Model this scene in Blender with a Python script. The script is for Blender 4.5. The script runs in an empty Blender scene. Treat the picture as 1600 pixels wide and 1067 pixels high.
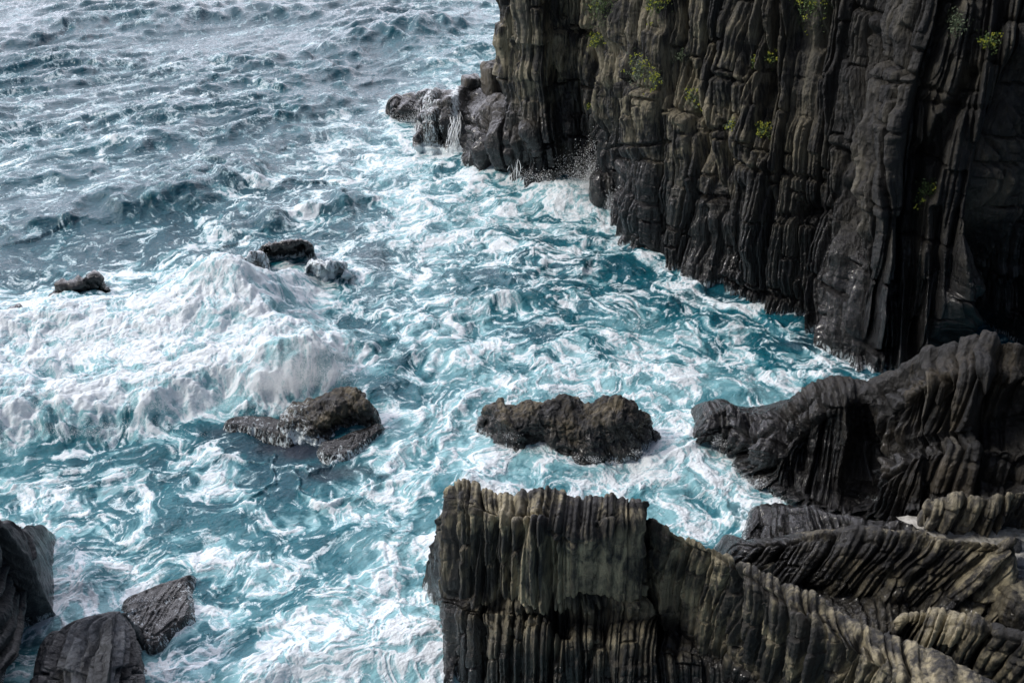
import bpy, math
import numpy as np
F32 = np.float32
rng = np.random.default_rng(7)
R = math.radians
sc = bpy.context.scene
RES = 1.0
COL = sc.collection

# ------------------------------------------------------------------ camera geometry
H, PITCH, FPX = 25.0, R(30), 1715.0
cp, sp = math.cos(PITCH), math.sin(PITCH)
def ray(px, py):
    px = np.asarray(px, dtype=np.float64); py = np.asarray(py, dtype=np.float64)
    a = (px - 800.0) / FPX; b = -(py - 533.5) / FPX
    return a, cp + b * sp, -sp + b * cp
def Wz(px, py, z=0.0):            # point of the place seen at a pixel, at height z
    dx, dy, dz = ray(px, py); t = (z - H) / dz
    return np.stack(np.broadcast_arrays(dx * t, dy * t, np.asarray(z, dtype=np.float64) + 0 * t), -1)
def Wy(px, py, Y):                # ... at forward distance Y
    dx, dy, dz = ray(px, py); t = Y / dy
    return np.array([dx * t, Y, H + dz * t])

# ------------------------------------------------------------------ noise
_P = rng.permutation(4096).astype(np.int32)
_ang = rng.random(4096) * 2 * np.pi
_GX, _GY = np.cos(_ang).astype(F32), np.sin(_ang).astype(F32)
_g3 = rng.normal(size=(4096, 3)); _g3 /= np.linalg.norm(_g3, axis=1)[:, None]; _g3 = _g3.astype(F32)
_R = rng.random(4096).astype(F32)
def _h(i, j, s=0):
    return _P[(_P[(i + s * 131) & 4095] + j) & 4095]
def _h3(i, j, k, s=0):
    return _P[(_P[(_P[(i + s * 131) & 4095] + j) & 4095] + k) & 4095]
def rnd(i, j=0, s=0):
    return _R[_h(np.asarray(i, dtype=np.int32), np.asarray(j, dtype=np.int32), s)]
def _f(t): return t * t * t * (t * (t * 6 - 15) + 10)
def pn(x, y, s=0):                # 2D gradient noise about -1..1
    x = np.asarray(x, F32); y = np.asarray(y, F32)
    xi = np.floor(x); yi = np.floor(y); xf = x - xi; yf = y - yi
    xi = xi.astype(np.int32); yi = yi.astype(np.int32)
    u = _f(xf); v = _f(yf)
    def g(i, j, a, b):
        h = _h(i, j, s); return _GX[h] * a + _GY[h] * b
    n0 = g(xi, yi, xf, yf); n1 = g(xi + 1, yi, xf - 1, yf)
    n2 = g(xi, yi + 1, xf, yf - 1); n3 = g(xi + 1, yi + 1, xf - 1, yf - 1)
    a = n0 + u * (n1 - n0); b = n2 + u * (n3 - n2)
    return np.clip((a + v * (b - a)) * F32(1.5), -1, 1)
def pn3(x, y, z, s=0):
    x = np.asarray(x, F32); y = np.asarray(y, F32); z = np.asarray(z, F32)
    xi = np.floor(x); yi = np.floor(y); zi = np.floor(z)
    xf = x - xi; yf = y - yi; zf = z - zi
    xi = xi.astype(np.int32); yi = yi.astype(np.int32); zi = zi.astype(np.int32)
    u = _f(xf); v = _f(yf); w = _f(zf)
    def g(a, b, c):
        G = _g3[_h3(xi + a, yi + b, zi + c, s)]
        return G[..., 0] * (xf - a) + G[..., 1] * (yf - b) + G[..., 2] * (zf - c)
    def lx(b, c):
        p = g(0, b, c); return p + u * (g(1, b, c) - p)
    p = lx(0, 0); p = p + v * (lx(1, 0) - p)
    q = lx(0, 1); q = q + v * (lx(1, 1) - q)
    return np.clip((p + w * (q - p)) * F32(1.5), -1, 1)
def fbm(x, y, o=4, s=0, gain=.5):
    r = 0; a = 1.0; k = 1.0
    for i in range(o):
        r = r + a * pn(x * k + 17.3 * i, y * k - 9.1 * i, s + i); a *= gain; k *= 2.03
    return r
def fbm3(P, sc_, o=4, s=0, gain=.5):
    r = 0; a = 1.0; k = 1.0 / sc_
    for i in range(o):
        r = r + a * pn3(P[..., 0] * k + 7.3 * i, P[..., 1] * k - 9.1 * i, P[..., 2] * k + 3.3 * i, s + i); a *= gain; k *= 2.03
    return r
def ridged(x, y, o=4, s=0, gain=.5, p=2):
    r = 0; a = 1.0; k = 1.0; t = 0
    for i in range(o):
        r = r + a * (1 - np.abs(pn(x * k + 5.3 * i, y * k + 8.7 * i, s + i))) ** p; t += a; a *= gain; k *= 2.1
    return r / t
def billow(x, y, o=4, s=0, gain=.5):
    r = 0; a = 1.0; k = 1.0; t = 0
    for i in range(o):
        r = r + a * np.sqrt(np.abs(pn(x * k + 5.3 * i, y * k + 8.7 * i, s + i)) + .003); t += a; a *= gain; k *= 2.1
    return r / t
def worley(x, y, s=0):            # F2 - F1, zero on the cell borders
    xi = np.floor(x).astype(np.int32); yi = np.floor(y).astype(np.int32)
    f1 = np.full(x.shape, 9, F32); f2 = f1.copy()
    for a in (-1, 0, 1):
        for b in (-1, 0, 1):
            h = _h(xi + a, yi + b, s)
            dx = xi + a + _R[h] - x; dy = yi + b + _R[(h * 7 + 3) & 4095] - y
            d = np.sqrt(dx * dx + dy * dy).astype(F32)
            f2 = np.where(d < f1, f1, np.minimum(f2, d)); f1 = np.minimum(f1, d)
    return f2 - f1, f1
def ss(a, b, x):
    t = np.clip((x - a) / (b - a), 0, 1); return t * t * (3 - 2 * t)
def rank01(a):
    q = np.quantile(a.ravel()[::17], np.linspace(0, 1, 257)); return np.interp(a, q, np.linspace(0, 1, 257)).astype(F32)

def catmull(A, n, axis):          # A (.., m, ..) resample to n along axis, Catmull-Rom
    A = np.moveaxis(np.asarray(A, float), axis, 0); m = len(A)
    t = np.linspace(0, m - 1, n) if np.isscalar(n) else np.asarray(n)
    i = np.clip(np.floor(t).astype(int), 0, m - 2); f = (t - i).reshape((-1,) + (1,) * (A.ndim - 1))
    g = lambda k: A[np.clip(k, 0, m - 1)]
    p0, p1, p2, p3 = g(i - 1), g(i), g(i + 1), g(i + 2)
    out = .5 * (2 * p1 + (p2 - p0) * f + (2 * p0 - 5 * p1 + 4 * p2 - p3) * f ** 2 + (3 * p1 - p0 - 3 * p2 + p3) * f ** 3)
    return np.moveaxis(out, 0, axis)

# ------------------------------------------------------------------ objects
def tag(o, label=None, cat=None, group=None, kind=None):
    if label: o['label'] = label
    if cat: o['category'] = cat
    if group: o['group'] = group
    if kind: o['kind'] = kind
    return o
def grid_mesh(name, V, mat, attrs=None, parent=None, flip=False):
    r, c = V.shape[:2]
    me = bpy.data.meshes.new(name)
    me.vertices.add(r * c); me.vertices.foreach_set('co', V.reshape(-1).astype(F32))
    idx = np.arange(r * c, dtype=np.int32).reshape(r, c)
    q = np.stack([idx[:-1, :-1], idx[:-1, 1:], idx[1:, 1:], idx[1:, :-1]], -1).reshape(-1, 4)
    if flip: q = q[:, ::-1]
    n = len(q)
    me.loops.add(n * 4); me.loops.foreach_set('vertex_index', np.ascontiguousarray(q).ravel())
    me.polygons.add(n); me.polygons.foreach_set('loop_start', np.arange(0, n * 4, 4, dtype=np.int32))
    me.update(calc_edges=True)
    me.polygons.foreach_set('use_smooth', np.ones(n, bool))
    for k, a in (attrs or {}).items():
        at = me.attributes.new(k, 'FLOAT', 'POINT'); at.data.foreach_set('value', np.ascontiguousarray(a, dtype=F32).ravel())
    me.materials.append(mat)
    o = bpy.data.objects.new(name, me); COL.objects.link(o)
    if parent: o.parent = parent
    return o
def poly_mesh(name, V, Fc, mat, parent=None, smooth=False, attrs=None):
    """Fc: int array (n,k)"""
    me = bpy.data.meshes.new(name); V = np.asarray(V, F32); Fc = np.asarray(Fc, np.int32)
    me.vertices.add(len(V)); me.vertices.foreach_set('co', V.ravel())
    n, k = Fc.shape
    me.loops.add(n * k); me.loops.foreach_set('vertex_index', Fc.ravel())
    me.polygons.add(n); me.polygons.foreach_set('loop_start', np.arange(0, n * k, k, dtype=np.int32))
    me.update(calc_edges=True)
    me.polygons.foreach_set('use_smooth', np.full(n, smooth))
    for kk, a in (attrs or {}).items():
        at = me.attributes.new(kk, 'FLOAT', 'POINT'); at.data.foreach_set('value', np.ascontiguousarray(a, dtype=F32).ravel())
    me.materials.append(mat)
    o = bpy.data.objects.new(name, me); COL.objects.link(o)
    if parent: o.parent = parent
    return o

# ------------------------------------------------------------------ materials
class NT:
    def __init__(s, name):
        s.m = bpy.data.materials.new(name); s.m.use_nodes = True; s.t = s.m.node_tree
        s.t.nodes.clear(); s.out = s.n('ShaderNodeOutputMaterial'); s.b = s.n('ShaderNodeBsdfPrincipled')
        s.l(s.b.outputs[0], s.out.inputs[0])
    def n(s, t, **k):
        x = s.t.nodes.new(t)
        for a, v in k.items(): setattr(x, a, v)
        return x
    def l(s, a, b): s.t.links.new(a, b)
    def put(s, sock, v):
        if hasattr(v, 'is_output') or isinstance(v, bpy.types.NodeSocket): s.l(v, sock)
        else:
            if isinstance(v, (tuple, list)) and len(v) == 3 and sock.type == 'RGBA': v = (*v, 1)
            sock.default_value = v
    def attr(s, name): return s.n('ShaderNodeAttribute', attribute_name=name).outputs['Fac']
    def pos(s): return s.n('ShaderNodeNewGeometry').outputs['Position']
    def noise(s, scale, detail=4, rough=.55, vec=None, dist=0.):
        x = s.n('ShaderNodeTexNoise'); x.inputs['Scale'].default_value = scale
        x.inputs['Detail'].default_value = detail; x.inputs['Roughness'].default_value = rough; x.inputs['Distortion'].default_value = dist
        if vec is not None: s.l(vec, x.inputs['Vector'])
        return x.outputs['Fac']
    def math(s, op, a, b=0., c=0., clamp=False):
        x = s.n('ShaderNodeMath', operation=op, use_clamp=clamp)
        s.put(x.inputs[0], a); s.put(x.inputs[1], b); s.put(x.inputs[2], c); return x.outputs[0]
    def mr(s, v, a, b, c=0., d=1., smooth=True):
        x = s.n('ShaderNodeMapRange', interpolation_type='SMOOTHSTEP' if smooth else 'LINEAR')
        s.put(x.inputs['Value'], v)
        for k, q in zip(('From Min', 'From Max', 'To Min', 'To Max'), (a, b, c, d)): s.put(x.inputs[k], q)
        return x.outputs['Result']
    def mix(s, f, a, b, mode='MIX'):
        x = s.n('ShaderNodeMix', data_type='RGBA', blend_type=mode)
        s.put(x.inputs[0], f); s.put(x.inputs[6], a); s.put(x.inputs[7], b); return x.outputs[2]
    def mapping(s, vec, scale=(1, 1, 1), rot=(0, 0, 0)):
        x = s.n('ShaderNodeMapping'); s.l(vec, x.inputs[0]); x.inputs['Scale'].default_value = scale; x.inputs['Rotation'].default_value = rot
        return x.outputs[0]
    def bump(s, h, dist, strength=1., normal=None):
        x = s.n('ShaderNodeBump'); x.inputs['Distance'].default_value = dist; s.put(x.inputs['Strength'], strength)
        s.l(h, x.inputs['Height'])
        if normal is not None: s.l(normal, x.inputs['Normal'])
        return x.outputs[0]

def water_material():
    k = NT('sea_water'); P = k.pos()
    foam_raw = k.attr('foam'); aer = k.attr('aer'); shoal = k.attr('shoal')
    st = k.mapping(k.mapping(P, (1, 1, 1), (0, 0, R(-33))), (1, 2.6, 1))
    opn = k.attr('open')
    n1 = k.noise(5., 6, .65, P, .6)
    n2 = k.noise(22., 3, .6, P)
    fc = k.n('ShaderNodeCombineXYZ'); k.l(k.attr('flow_x'), fc.inputs[0]); k.l(k.attr('flow_y'), fc.inputs[1])
    fw = k.n('ShaderNodeVectorMath', operation='ADD'); k.l(fc.outputs[0], fw.inputs[0])
    nw = k.n('ShaderNodeTexNoise'); nw.inputs['Scale'].default_value = 3.5; nw.inputs['Detail'].default_value = 4; k.l(P, nw.inputs['Vector'])
    nv_ = k.n('ShaderNodeVectorMath', operation='SCALE'); k.l(nw.outputs['Color'], nv_.inputs[0]); nv_.inputs['Scale'].default_value = .45; k.l(nv_.outputs[0], fw.inputs[1])
    def cell(sc_, w):
        v = k.n('ShaderNodeTexVoronoi', feature='DISTANCE_TO_EDGE'); v.inputs['Scale'].default_value = sc_; k.l(fw.outputs[0], v.inputs['Vector'])
        return k.mr(v.outputs['Distance'], 0, w, 1, 0)
    lace_ = k.math('MAXIMUM', cell(1.5, .09), k.math('MULTIPLY', cell(4.3, .12), .8))
    lace_ = k.math('MULTIPLY', lace_, k.mr(foam_raw, -.42, -.05, 0, .30))
    det = k.math('ADD', k.math('MULTIPLY', k.math('SUBTRACT', n1, .5), .6), k.math('MULTIPLY', k.math('SUBTRACT', n2, .5), .55))
    fv = k.math('ADD', k.math('ADD', foam_raw, det), lace_)
    foam = k.mr(fv, -.10, .46)
    foam = k.math('MAXIMUM', foam, k.math('MULTIPLY', k.mr(k.math('ADD', lace_, k.math('MULTIPLY', det, .35)), .10, .26), .9))
    veil = k.mr(k.math('ADD', foam_raw, k.math('MULTIPLY', det, .5)), -.45, .25, 0, .55)
    veil = k.math('MULTIPLY', veil, k.mr(opn, 0, 1, 1, .12))
    n3 = k.noise(.8, 4, .6, P, .8)
    av = k.math('ADD', aer, k.math('MULTIPLY', k.math('SUBTRACT', n3, .5), .6), clamp=True)
    c1 = k.mix(k.mr(av, .0, .5), (.004, .060, .088), (.008, .115, .148))
    c2 = k.mix(k.mr(av, .32, .9), c1, (.21, .41, .445))
    c3 = k.mix(shoal, c2, (.018, .022, .035))
    n4 = k.noise(1.6, 5, .6, P, .5)
    fcol = k.mix(k.mr(n4, .35, .65), (.42, .60, .65), (.64, .73, .76))
    thick = k.mr(fv, .05, .55)
    fcol = k.mix(thick, fcol, (.72, .765, .785))
    col = k.mix(foam, k.mix(veil, c3, (.34, .49, .52)), fcol)
    k.l(col, k.b.inputs['Base Color'])
    k.l(k.mr(foam, 0, .6, .09, .75), k.b.inputs['Roughness'])
    k.b.inputs['IOR'].default_value = 1.34
    k.l(k.mr(foam, 0, .8, .5, .12), k.b.inputs['Specular IOR Level'])
    r1 = k.noise(2.6, 5, .62, st, .5)
    r2 = k.noise(9., 3, .6, st)
    hh = k.math('ADD', r1, k.math('MULTIPLY', r2, .3))
    b1 = k.bump(hh, .16, k.mr(opn, 0, 1, .7, .5))
    fb = k.math('ADD', k.math('MULTIPLY', k.noise(11., 5, .65, P, .4), 1.), k.math('MULTIPLY', foam, .5))
    b2 = k.bump(fb, .07, k.math('MULTIPLY', foam, .5), b1)
    k.l(b2, k.b.inputs['Normal'])
    return k.m
def rock_material(name, dark=(.009, .0085, .008), mid=(.028, .026, .024), tan=(.16, .135, .095), tan_amt=.5, wet_z=2., wet_soft=3., frost=0.):
    k = NT(name); P = k.pos(); lay = k.attr('lay'); tint = k.attr('tint')
    z = k.n('ShaderNodeSeparateXYZ'); k.l(P, z.inputs[0]); z = z.outputs[2]
    Pv = k.mapping(P, (1.4, 1.4, .24)); n1 = k.noise(.55, 5, .6, P, .4); n2 = k.noise(3.5, 6, .65, Pv, .3); n3 = k.noise(14., 5, .7, Pv)
    base = k.mix(k.mr(k.math('ADD', lay, k.math('MULTIPLY', k.math('SUBTRACT', n2, .5), .8)), .2, .85), dark, mid)
    tf = k.math('MULTIPLY', k.mr(k.math('ADD', n1, k.math('MULTIPLY', k.math('SUBTRACT', n2, .5), .7)), .42, .68), k.math('MULTIPLY', tint, tan_amt))
    tf = k.math('MULTIPLY', tf, k.mr(lay, 0, 1, .35, 1.25))
    wz = k.math('ADD', z, k.math('MULTIPLY', k.math('SUBTRACT', n1, .5), 3.))
    dry = k.mr(wz, wet_z - wet_soft * .5, wet_z + wet_soft * .5)
    tf = k.math('MULTIPLY', tf, k.mr(dry, 0, 1, .25, 1.))
    c = k.mix(tf, base, tan)
    c = k.mix(k.mr(n3, .25, .75, 0, .55), c, k.mix(.5, c, (.006, .006, .007)))
    pale = k.math('MULTIPLY', k.mr(k.noise(7., 6, .7, P, 1.), .62, .72), .25)
    c = k.mix(pale, c, (.26, .25, .22))
    c = k.mix(k.math('MULTIPLY', k.mr(lay, .62, .9), .45), c, k.mix(.6, tan, (.12, .115, .10)))
    c = k.mix(k.mr(dry, 0, 1, .6, 0), c, (.006, .006, .007))
    wsh = k.attr('wash')
    s1 = k.noise(2.2, 6, .7, k.mapping(P, (2.2, 2.2, .5)), .8); s2 = k.noise(9., 5, .75, k.mapping(P, (2., 2., .5)), .6)
    wl = k.mr(z, -.1, .5, .21, 0)                               # wash of foam clinging at the waterline
    wv = k.math('ADD', k.math('ADD', k.math('MULTIPLY', s1, .6), k.math('MULTIPLY', s2, .4)), k.math('ADD', wl, k.math('MULTIPLY', wsh, .2)))
    wf = k.mr(wv, .68, .80)
    c = k.mix(wf, c, (.72, .80, .83))
    k.l(c, k.b.inputs['Base Color'])
    rg = k.math('ADD', k.mr(dry, 0, 1, .16, .62), k.math('MULTIPLY', k.math('SUBTRACT', n2, .5), .35))
    k.l(rg, k.b.inputs['Roughness']); k.b.inputs['Specular IOR Level'].default_value = .5
    k.l(k.mr(dry, 0, 1, .45, 0), k.b.inputs['Coat Weight']); k.b.inputs['Coat Roughness'].default_value = .10; k.b.inputs['Coat IOR'].default_value = 1.4
    m1 = k.n('ShaderNodeTexVoronoi', feature='F1'); m1.inputs['Scale'].default_value = 9; k.l(P, m1.inputs['Vector'])
    hh = k.math('ADD', k.noise(6., 8, .7, P, .3), k.math('MULTIPLY', m1.outputs['Distance'], .25))
    b = k.bump(k.noise(5., 7, .65, k.mapping(P, (1.5, 1.5, .16)), .2), .17, 1.)
    vf = k.n('ShaderNodeTexVoronoi', feature='F1'); vf.inputs['Scale'].default_value = 3.2; k.l(k.mapping(P, (1.3, 1.3, .5)), vf.inputs['Vector'])
    b = k.bump(vf.outputs['Distance'], .10, .9, b)
    b = k.bump(hh, .05, .9, b); k.l(b, k.b.inputs['Normal'])
    return k.m
def simple(name, col, rough=.6, var=None, vs=4., bump=0., bs=20.):
    k = NT(name); P = k.pos(); c = col
    if var: c = k.mix(k.mr(k.noise(vs, 4, .6, P), .35, .65), col, var)
    k.put(k.b.inputs['Base Color'], c); k.b.inputs['Roughness'].default_value = rough
    if bump: k.l(k.bump(k.noise(bs, 4, .6, P), bump), k.b.inputs['Normal'])
    return k.m
M_water = water_material()
M_cliff = rock_material('cliff_rock', dark=(.007, .0065, .0065), mid=(.044, .041, .035), tan=(.23, .20, .135), tan_amt=1.1, wet_z=5., wet_soft=6.)
M_fore = rock_material('dry_rock', dark=(.013, .012, .011), mid=(.062, .057, .049), tan=(.38, .33, .215), tan_amt=1.3, wet_z=2., wet_soft=3.)
M_brown = rock_material('brown_rock', dark=(.010, .009, .008), mid=(.032, .028, .022), tan=(.15, .12, .07), tan_amt=1.3, wet_z=1.0, wet_soft=1.6)
M_wet = rock_material('wet_rock', tan=(.13, .10, .055), tan_amt=.8, wet_z=3.5, wet_soft=5.)
M_slate = rock_material('slate_rock', dark=(.014, .017, .022), mid=(.16, .18, .205), tan=(.10, .10, .10), tan_amt=.4, wet_z=1., wet_soft=4.)
M_sand = simple('pale_sand', (.20, .19, .165), .85, (.36, .345, .31), 3., .03, 14.)
M_spray = simple('white_spray', (.90, .92, .93), .5)
M_leaf = simple('leaf_green', (.045, .085, .02), .6, (.09, .13, .035), 9.)
M_leaf2 = simple('leaf_grey_green', (.07, .10, .055), .6, (.12, .15, .085), 9.)
M_flower = simple('yellow_flower', (.42, .42, .05), .6)
M_stem = simple('woody_stem', (.06, .05, .025), .8)

# ------------------------------------------------------------------ rock sheets
def ribs(u, v, s, L=.5, brk=2.5, bend=.3, crack=.05, depth=.26, prot=.22, roundn=.10, minor=1., res=.02):
    """upright beds: u across the beds, v along them, all in metres. Returns outward offset (m) and a tint per bed block.
    Every step between blocks is a short ramp at least two grid cells wide, so edges stay clean."""
    w = u + L * bend * (2.2 * pn(u / (L * 5), v / (L * 9), s) + .22 * pn(u / (L * 1.6), v / (L * 5), s + 1)) + .012 * pn(u / .3, v / .5, s + 2)
    v = v + .10 * L * pn(u / (L * .8), v / (L * 2), s + 3)
    out = np.zeros(u.shape); lay = np.zeros(u.shape); ramp = 2.2 * res
    for i, (k, dp, pr, fl) in enumerate(((.30, depth * 1.1, prot * 1.2, .4), (1., depth, prot * .8, 1.), (2.7, depth * .42 * minor, prot * .30 * minor, 1.), (6.3, depth * .16 * minor, prot * .12 * minor, 1.))):
        l = L / k
        if l < 7 * res: continue
        x = w / l + .42 * pn(w / l * .47, v / (L * 30), s + 7 + i)                     # uneven thickness
        c = np.floor(x); f = x - c; ci = c.astype(np.int32); bl = brk / k ** .5
        cw0 = crack / k ** .6
        def bed(ci, f):
            y = v / bl + 9 * rnd(ci, 3, s + i)
            d = np.floor(y); g = y - d; di = d.astype(np.int32)
            def val(di, g):
                return (rnd(ci, 8, s + 31 + i) - .5) * 1.5 + (rnd(ci, di, s + 41 + i) - .5) * 1.0 + (f - .5) * (rnd(ci, 5, s + 61 + i) - .5) * .8 + (g - .5) * (rnd(ci, di, s + 51 + i) - .5) * .9
            up = g > .5; e = np.where(up, 1 - g, g) * bl; dn = np.where(up, di + 1, di - 1); wt = .5 * (1 - ss(0, ramp, e))
            o_ = pr * (val(di, g) * (1 - wt) + val(dn, np.where(up, g - 1, g + 1)) * wt)
            jon = rnd(ci, np.floor(y + .5).astype(np.int32), s + 13 + i) > (.5, .4, .6, .6)[i]
            cw = max(cw0 * .9, 1.5 * res)
            o_ = o_ - dp * .6 * jon * np.exp(-(e / cw) ** 2)
            t_ = rnd(ci, di, s + 81 + i) * .5 + rnd(ci, 7, s + 83 + i) * .5
            return o_, t_
        up = f > .5; e = np.where(up, 1 - f, f) * l; cn = np.where(up, ci + 1, ci - 1); wt = .5 * (1 - ss(0, ramp, e))
        o1, t1 = bed(ci, f); o2, t2 = bed(cn, np.where(up, f - 1, f + 1))
        out = out + o1 * (1 - wt) + o2 * wt
        bi = np.floor(x + .5).astype(np.int32)
        cw = np.maximum(cw0 * (.45 + 1.1 * rnd(bi, 2, s + i)), 1.5 * res); on = rnd(bi, 4, s + 5 + i) * .8 + .35
        if i > 1: on = on * ss(.25, .45, .5 + .5 * pn(v / brk + 11 * rnd(bi, 6, s), np.full(v.shape, .5) + bi * 1.7, s + 9))
        out = out - dp * on * np.exp(-(e / cw) ** 2)
        if i: q = np.abs(2 * f - 1); out = out + roundn * (l / .5) ** .8 * (np.sqrt(np.clip(1 - q ** 3, 0, 1)) - .8)
        lay = lay + (.12, .42, .3, .16)[i] * (t1 * (1 - wt) + t2 * wt)
    return out, np.clip((lay - .5) * 2.0 + .5, 0, 1)

def sheet(name, G, res, mat, label, cat='rock', amp=.35, L=.8, seed=1, rough=.06, tilt=0., across='s', brk=2.5,
          bend=.5, tint=None, macro=.0, group=None, flip=False, lump=0., calm=(.0, .08, .25, .85, 1.), extra=None, wash=0., ends=True, n=(.97, -.15, .05), crack=.045, depth=.28, prot=.24, roundn=.07, minor=1.0):
    """G: control net rows (across the profile) x columns (along the crest) of 3D points; the beds run along the profile"""
    G = np.array(G, float)
    r, c = G.shape[:2]
    lr = np.linalg.norm(np.diff(G, axis=0), axis=-1).mean(1); lc = np.linalg.norm(np.diff(G, axis=1), axis=-1).max(0)
    def params(l):
        cum = np.concatenate([[0], np.cumsum(l)]); n = max(8, int(cum[-1] / (res * RES)))
        return np.interp(np.linspace(0, cum[-1], n), cum, np.arange(len(cum))), np.linspace(0, cum[-1], n)
    tr, vr = params(lr); tc, uc = params(lc)
    S = catmull(catmull(G, tr, 0), tc, 1)
    dU = np.gradient(S, axis=1); dV = np.gradient(S, axis=0)
    N = -np.cross(dU, dV); N /= np.linalg.norm(N, axis=-1)[..., None] + 1e-9
    kb = max(1, int(.30 / (res * RES)))
    for ax in (0, 1, 0, 1):            # soften the turning of the normals so that offsets never fan out into fins
        Np = np.pad(N, [(kb + 1, kb) if i == ax else (0, 0) for i in range(3)], mode='edge').cumsum(axis=ax)
        n_ = N.shape[ax]; hi = np.take(Np, np.arange(2 * kb + 1, 2 * kb + 1 + n_), axis=ax); lo = np.take(Np, np.arange(0, n_), axis=ax); N = (hi - lo) / (2 * kb + 1)
    N /= np.linalg.norm(N, axis=-1)[..., None] + 1e-9
    if flip: N = -N
    U, V = np.meshgrid(uc, vr); 
    if across == 't': U, V = V, U
    nv = np.array(n, float); nv /= np.linalg.norm(nv); U2 = S @ nv            # the beds are parallel planes through the whole rock
    off, lay = ribs(U2, V, seed, L, brk, bend, crack, depth, prot, roundn, minor, res * RES)
    cm = np.interp(tr, np.arange(len(calm)), calm)[:, None]
    D = amp * off * cm
    if extra is not None:
        e0, e1 = extra(S); D = D * e1 + e0 * np.maximum(cm - .1, 0) / .9
    if ends: D = D * (.2 + .8 * ss(.3, 2.0, tc) * ss(.3, 2.0, c - 1 - tc))[None]
    if macro: D = D + macro * fbm3(S, 2.2, 2, seed + 5)
    if lump: D = D + lump * np.abs(fbm3(S, 1.0, 4, seed + 6, .55))
    D = D + rough * (.4 + .6 * cm) * fbm3(S, .5, 5, seed + 7, .6)
    D = D - np.mean(D) * .6
    # smooth normals a little so that neighbouring offsets do not cross
    S = S + N * D[..., None]
    if tint is None: tn = np.ones(S.shape[:2])
    else: tn = tint(S, U, V)
    ws = wash(S) if callable(wash) else np.full(S.shape[:2], float(wash))
    o = grid_mesh(name, S, mat, {'lay': lay, 'tint': tn, 'wash': ws}, flip=not flip)
    tag(o, label, cat, group)
    return o

def hid(p, dx=0, dy=0, z=None):
    q = np.array(p, float) + (dx, dy, 0)
    if z is not None: q[2] = z
    return q
#@@ROCKS
def proj(S):
    d = S[..., 1] * cp - (S[..., 2] - H) * sp; u = S[..., 1] * sp + (S[..., 2] - H) * cp
    d = np.maximum(d, .5)
    return 800 + FPX * S[..., 0] / d, 533.5 - FPX * u / d
def zt(lo, hi): return lambda S, U, V: ss(lo, hi, S[..., 2])

# --- the sea cliff
base_px = [(792, 262, None), (838, 290, None), (885, 296, None), (925, 308, None), (962, 348, None), (1002, 402, None), (1060, 432, None),
           (1130, 466, None), (1200, 492, None), (1268, 520, None), (1312, 572, None), (1372, 582, None), (1440, 590, None), (1520, 580, None), (1600, 600, None), (1700, 640, None)]
B = [Wz(x, y, 0) for x, y, _ in base_px]
B = B[:13]
B = [B[0] + (9, 16, 0), B[0] + (3.2, 7, 0), B[0] + (.6, 2.0, 0)] + B + [np.array(q, float) for q in [(18.8, 41.4, 0), (20.4, 42.9, 0), (23.4, 42.8, 0), (27.5, 40, 0), (38, 34, 0)]]
assert len(B) == 21
#lean of each column, metres sideways per metre of height (x, y)
lean = [(0, 0)] * 2 + [(-.0, .05)] + [(-.03, .04), (-.05, .05), (-.08, .06), (-.08, .08), (-.05, .12), (0, .16), (.04, .18), (.06, .2), (.08, .22), (.1, .22),
        (.12, .2), (.14, .2), (.16, .16), (.2, .14), (.22, .12), (.22, .1)] + [(.2, .1)] * 2
heights = [-2, 0, 2, 4, 6.5, 9, 11.5, 14, 17, 20, 23, 26]
G = []
for h_ in heights:
    row = []
    for i, b in enumerate(B):
        e = max(h_, 0)
        k = e + .9 * math.sin(e * .55 + i * .8) * min(1, e / 3)
        row.append((b[0] + lean[i][0] * k * (1 if h_ < 17 else 1.0), b[1] + lean[i][1] * k + max(0, h_ - 20) * .6, h_))
    G.append(row)
G = np.array(G)[::-1]                     # top first
def carver(strokes, jit=9., jl=2.5, smooth=(), base=0.):
    """gullies, cracks and buttresses cut square to the face; strokes: (points, half width px, depth m); smooth: (x0, x1, y0, y1, feather, recess)"""
    def f(S):
        x, y = proj(S); Sq = S * (1, 1, .45); n1 = fbm3(Sq, jl, 2, 400, .35); n2 = fbm3(Sq + 50, jl, 2, 410, .35); x = x + jit * n1; y = y + jit * n2
        D = np.full(x.shape, float(base)); m = np.ones(x.shape); wv = 1 + .5 * n2
        for pts, w, dep in strokes:
            b = np.full(x.shape, 1e9)
            for (ax, ay), (bx, by) in zip(pts[:-1], pts[1:]):
                t = np.clip(((x - ax) * (bx - ax) + (y - ay) * (by - ay)) / ((bx - ax) ** 2 + (by - ay) ** 2), 0, 1)
                b = np.minimum(b, np.hypot(x - ax - t * (bx - ax), y - ay - t * (by - ay)))
            D += dep * np.exp(-(b / (w * np.maximum(wv, .3))) ** 2)
        for x0, x1, y0, y1, fe, rc in smooth:
            r = ss(x0 - fe, x0 + fe, x) * (1 - ss(x1 - fe, x1 + fe, x)) * ss(y0 - fe, y0 + fe, y) * (1 - ss(y1 - fe, y1 + fe, y))
            D += rc * r; m *= 1 - .75 * r
        return D, m
    return f
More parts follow.
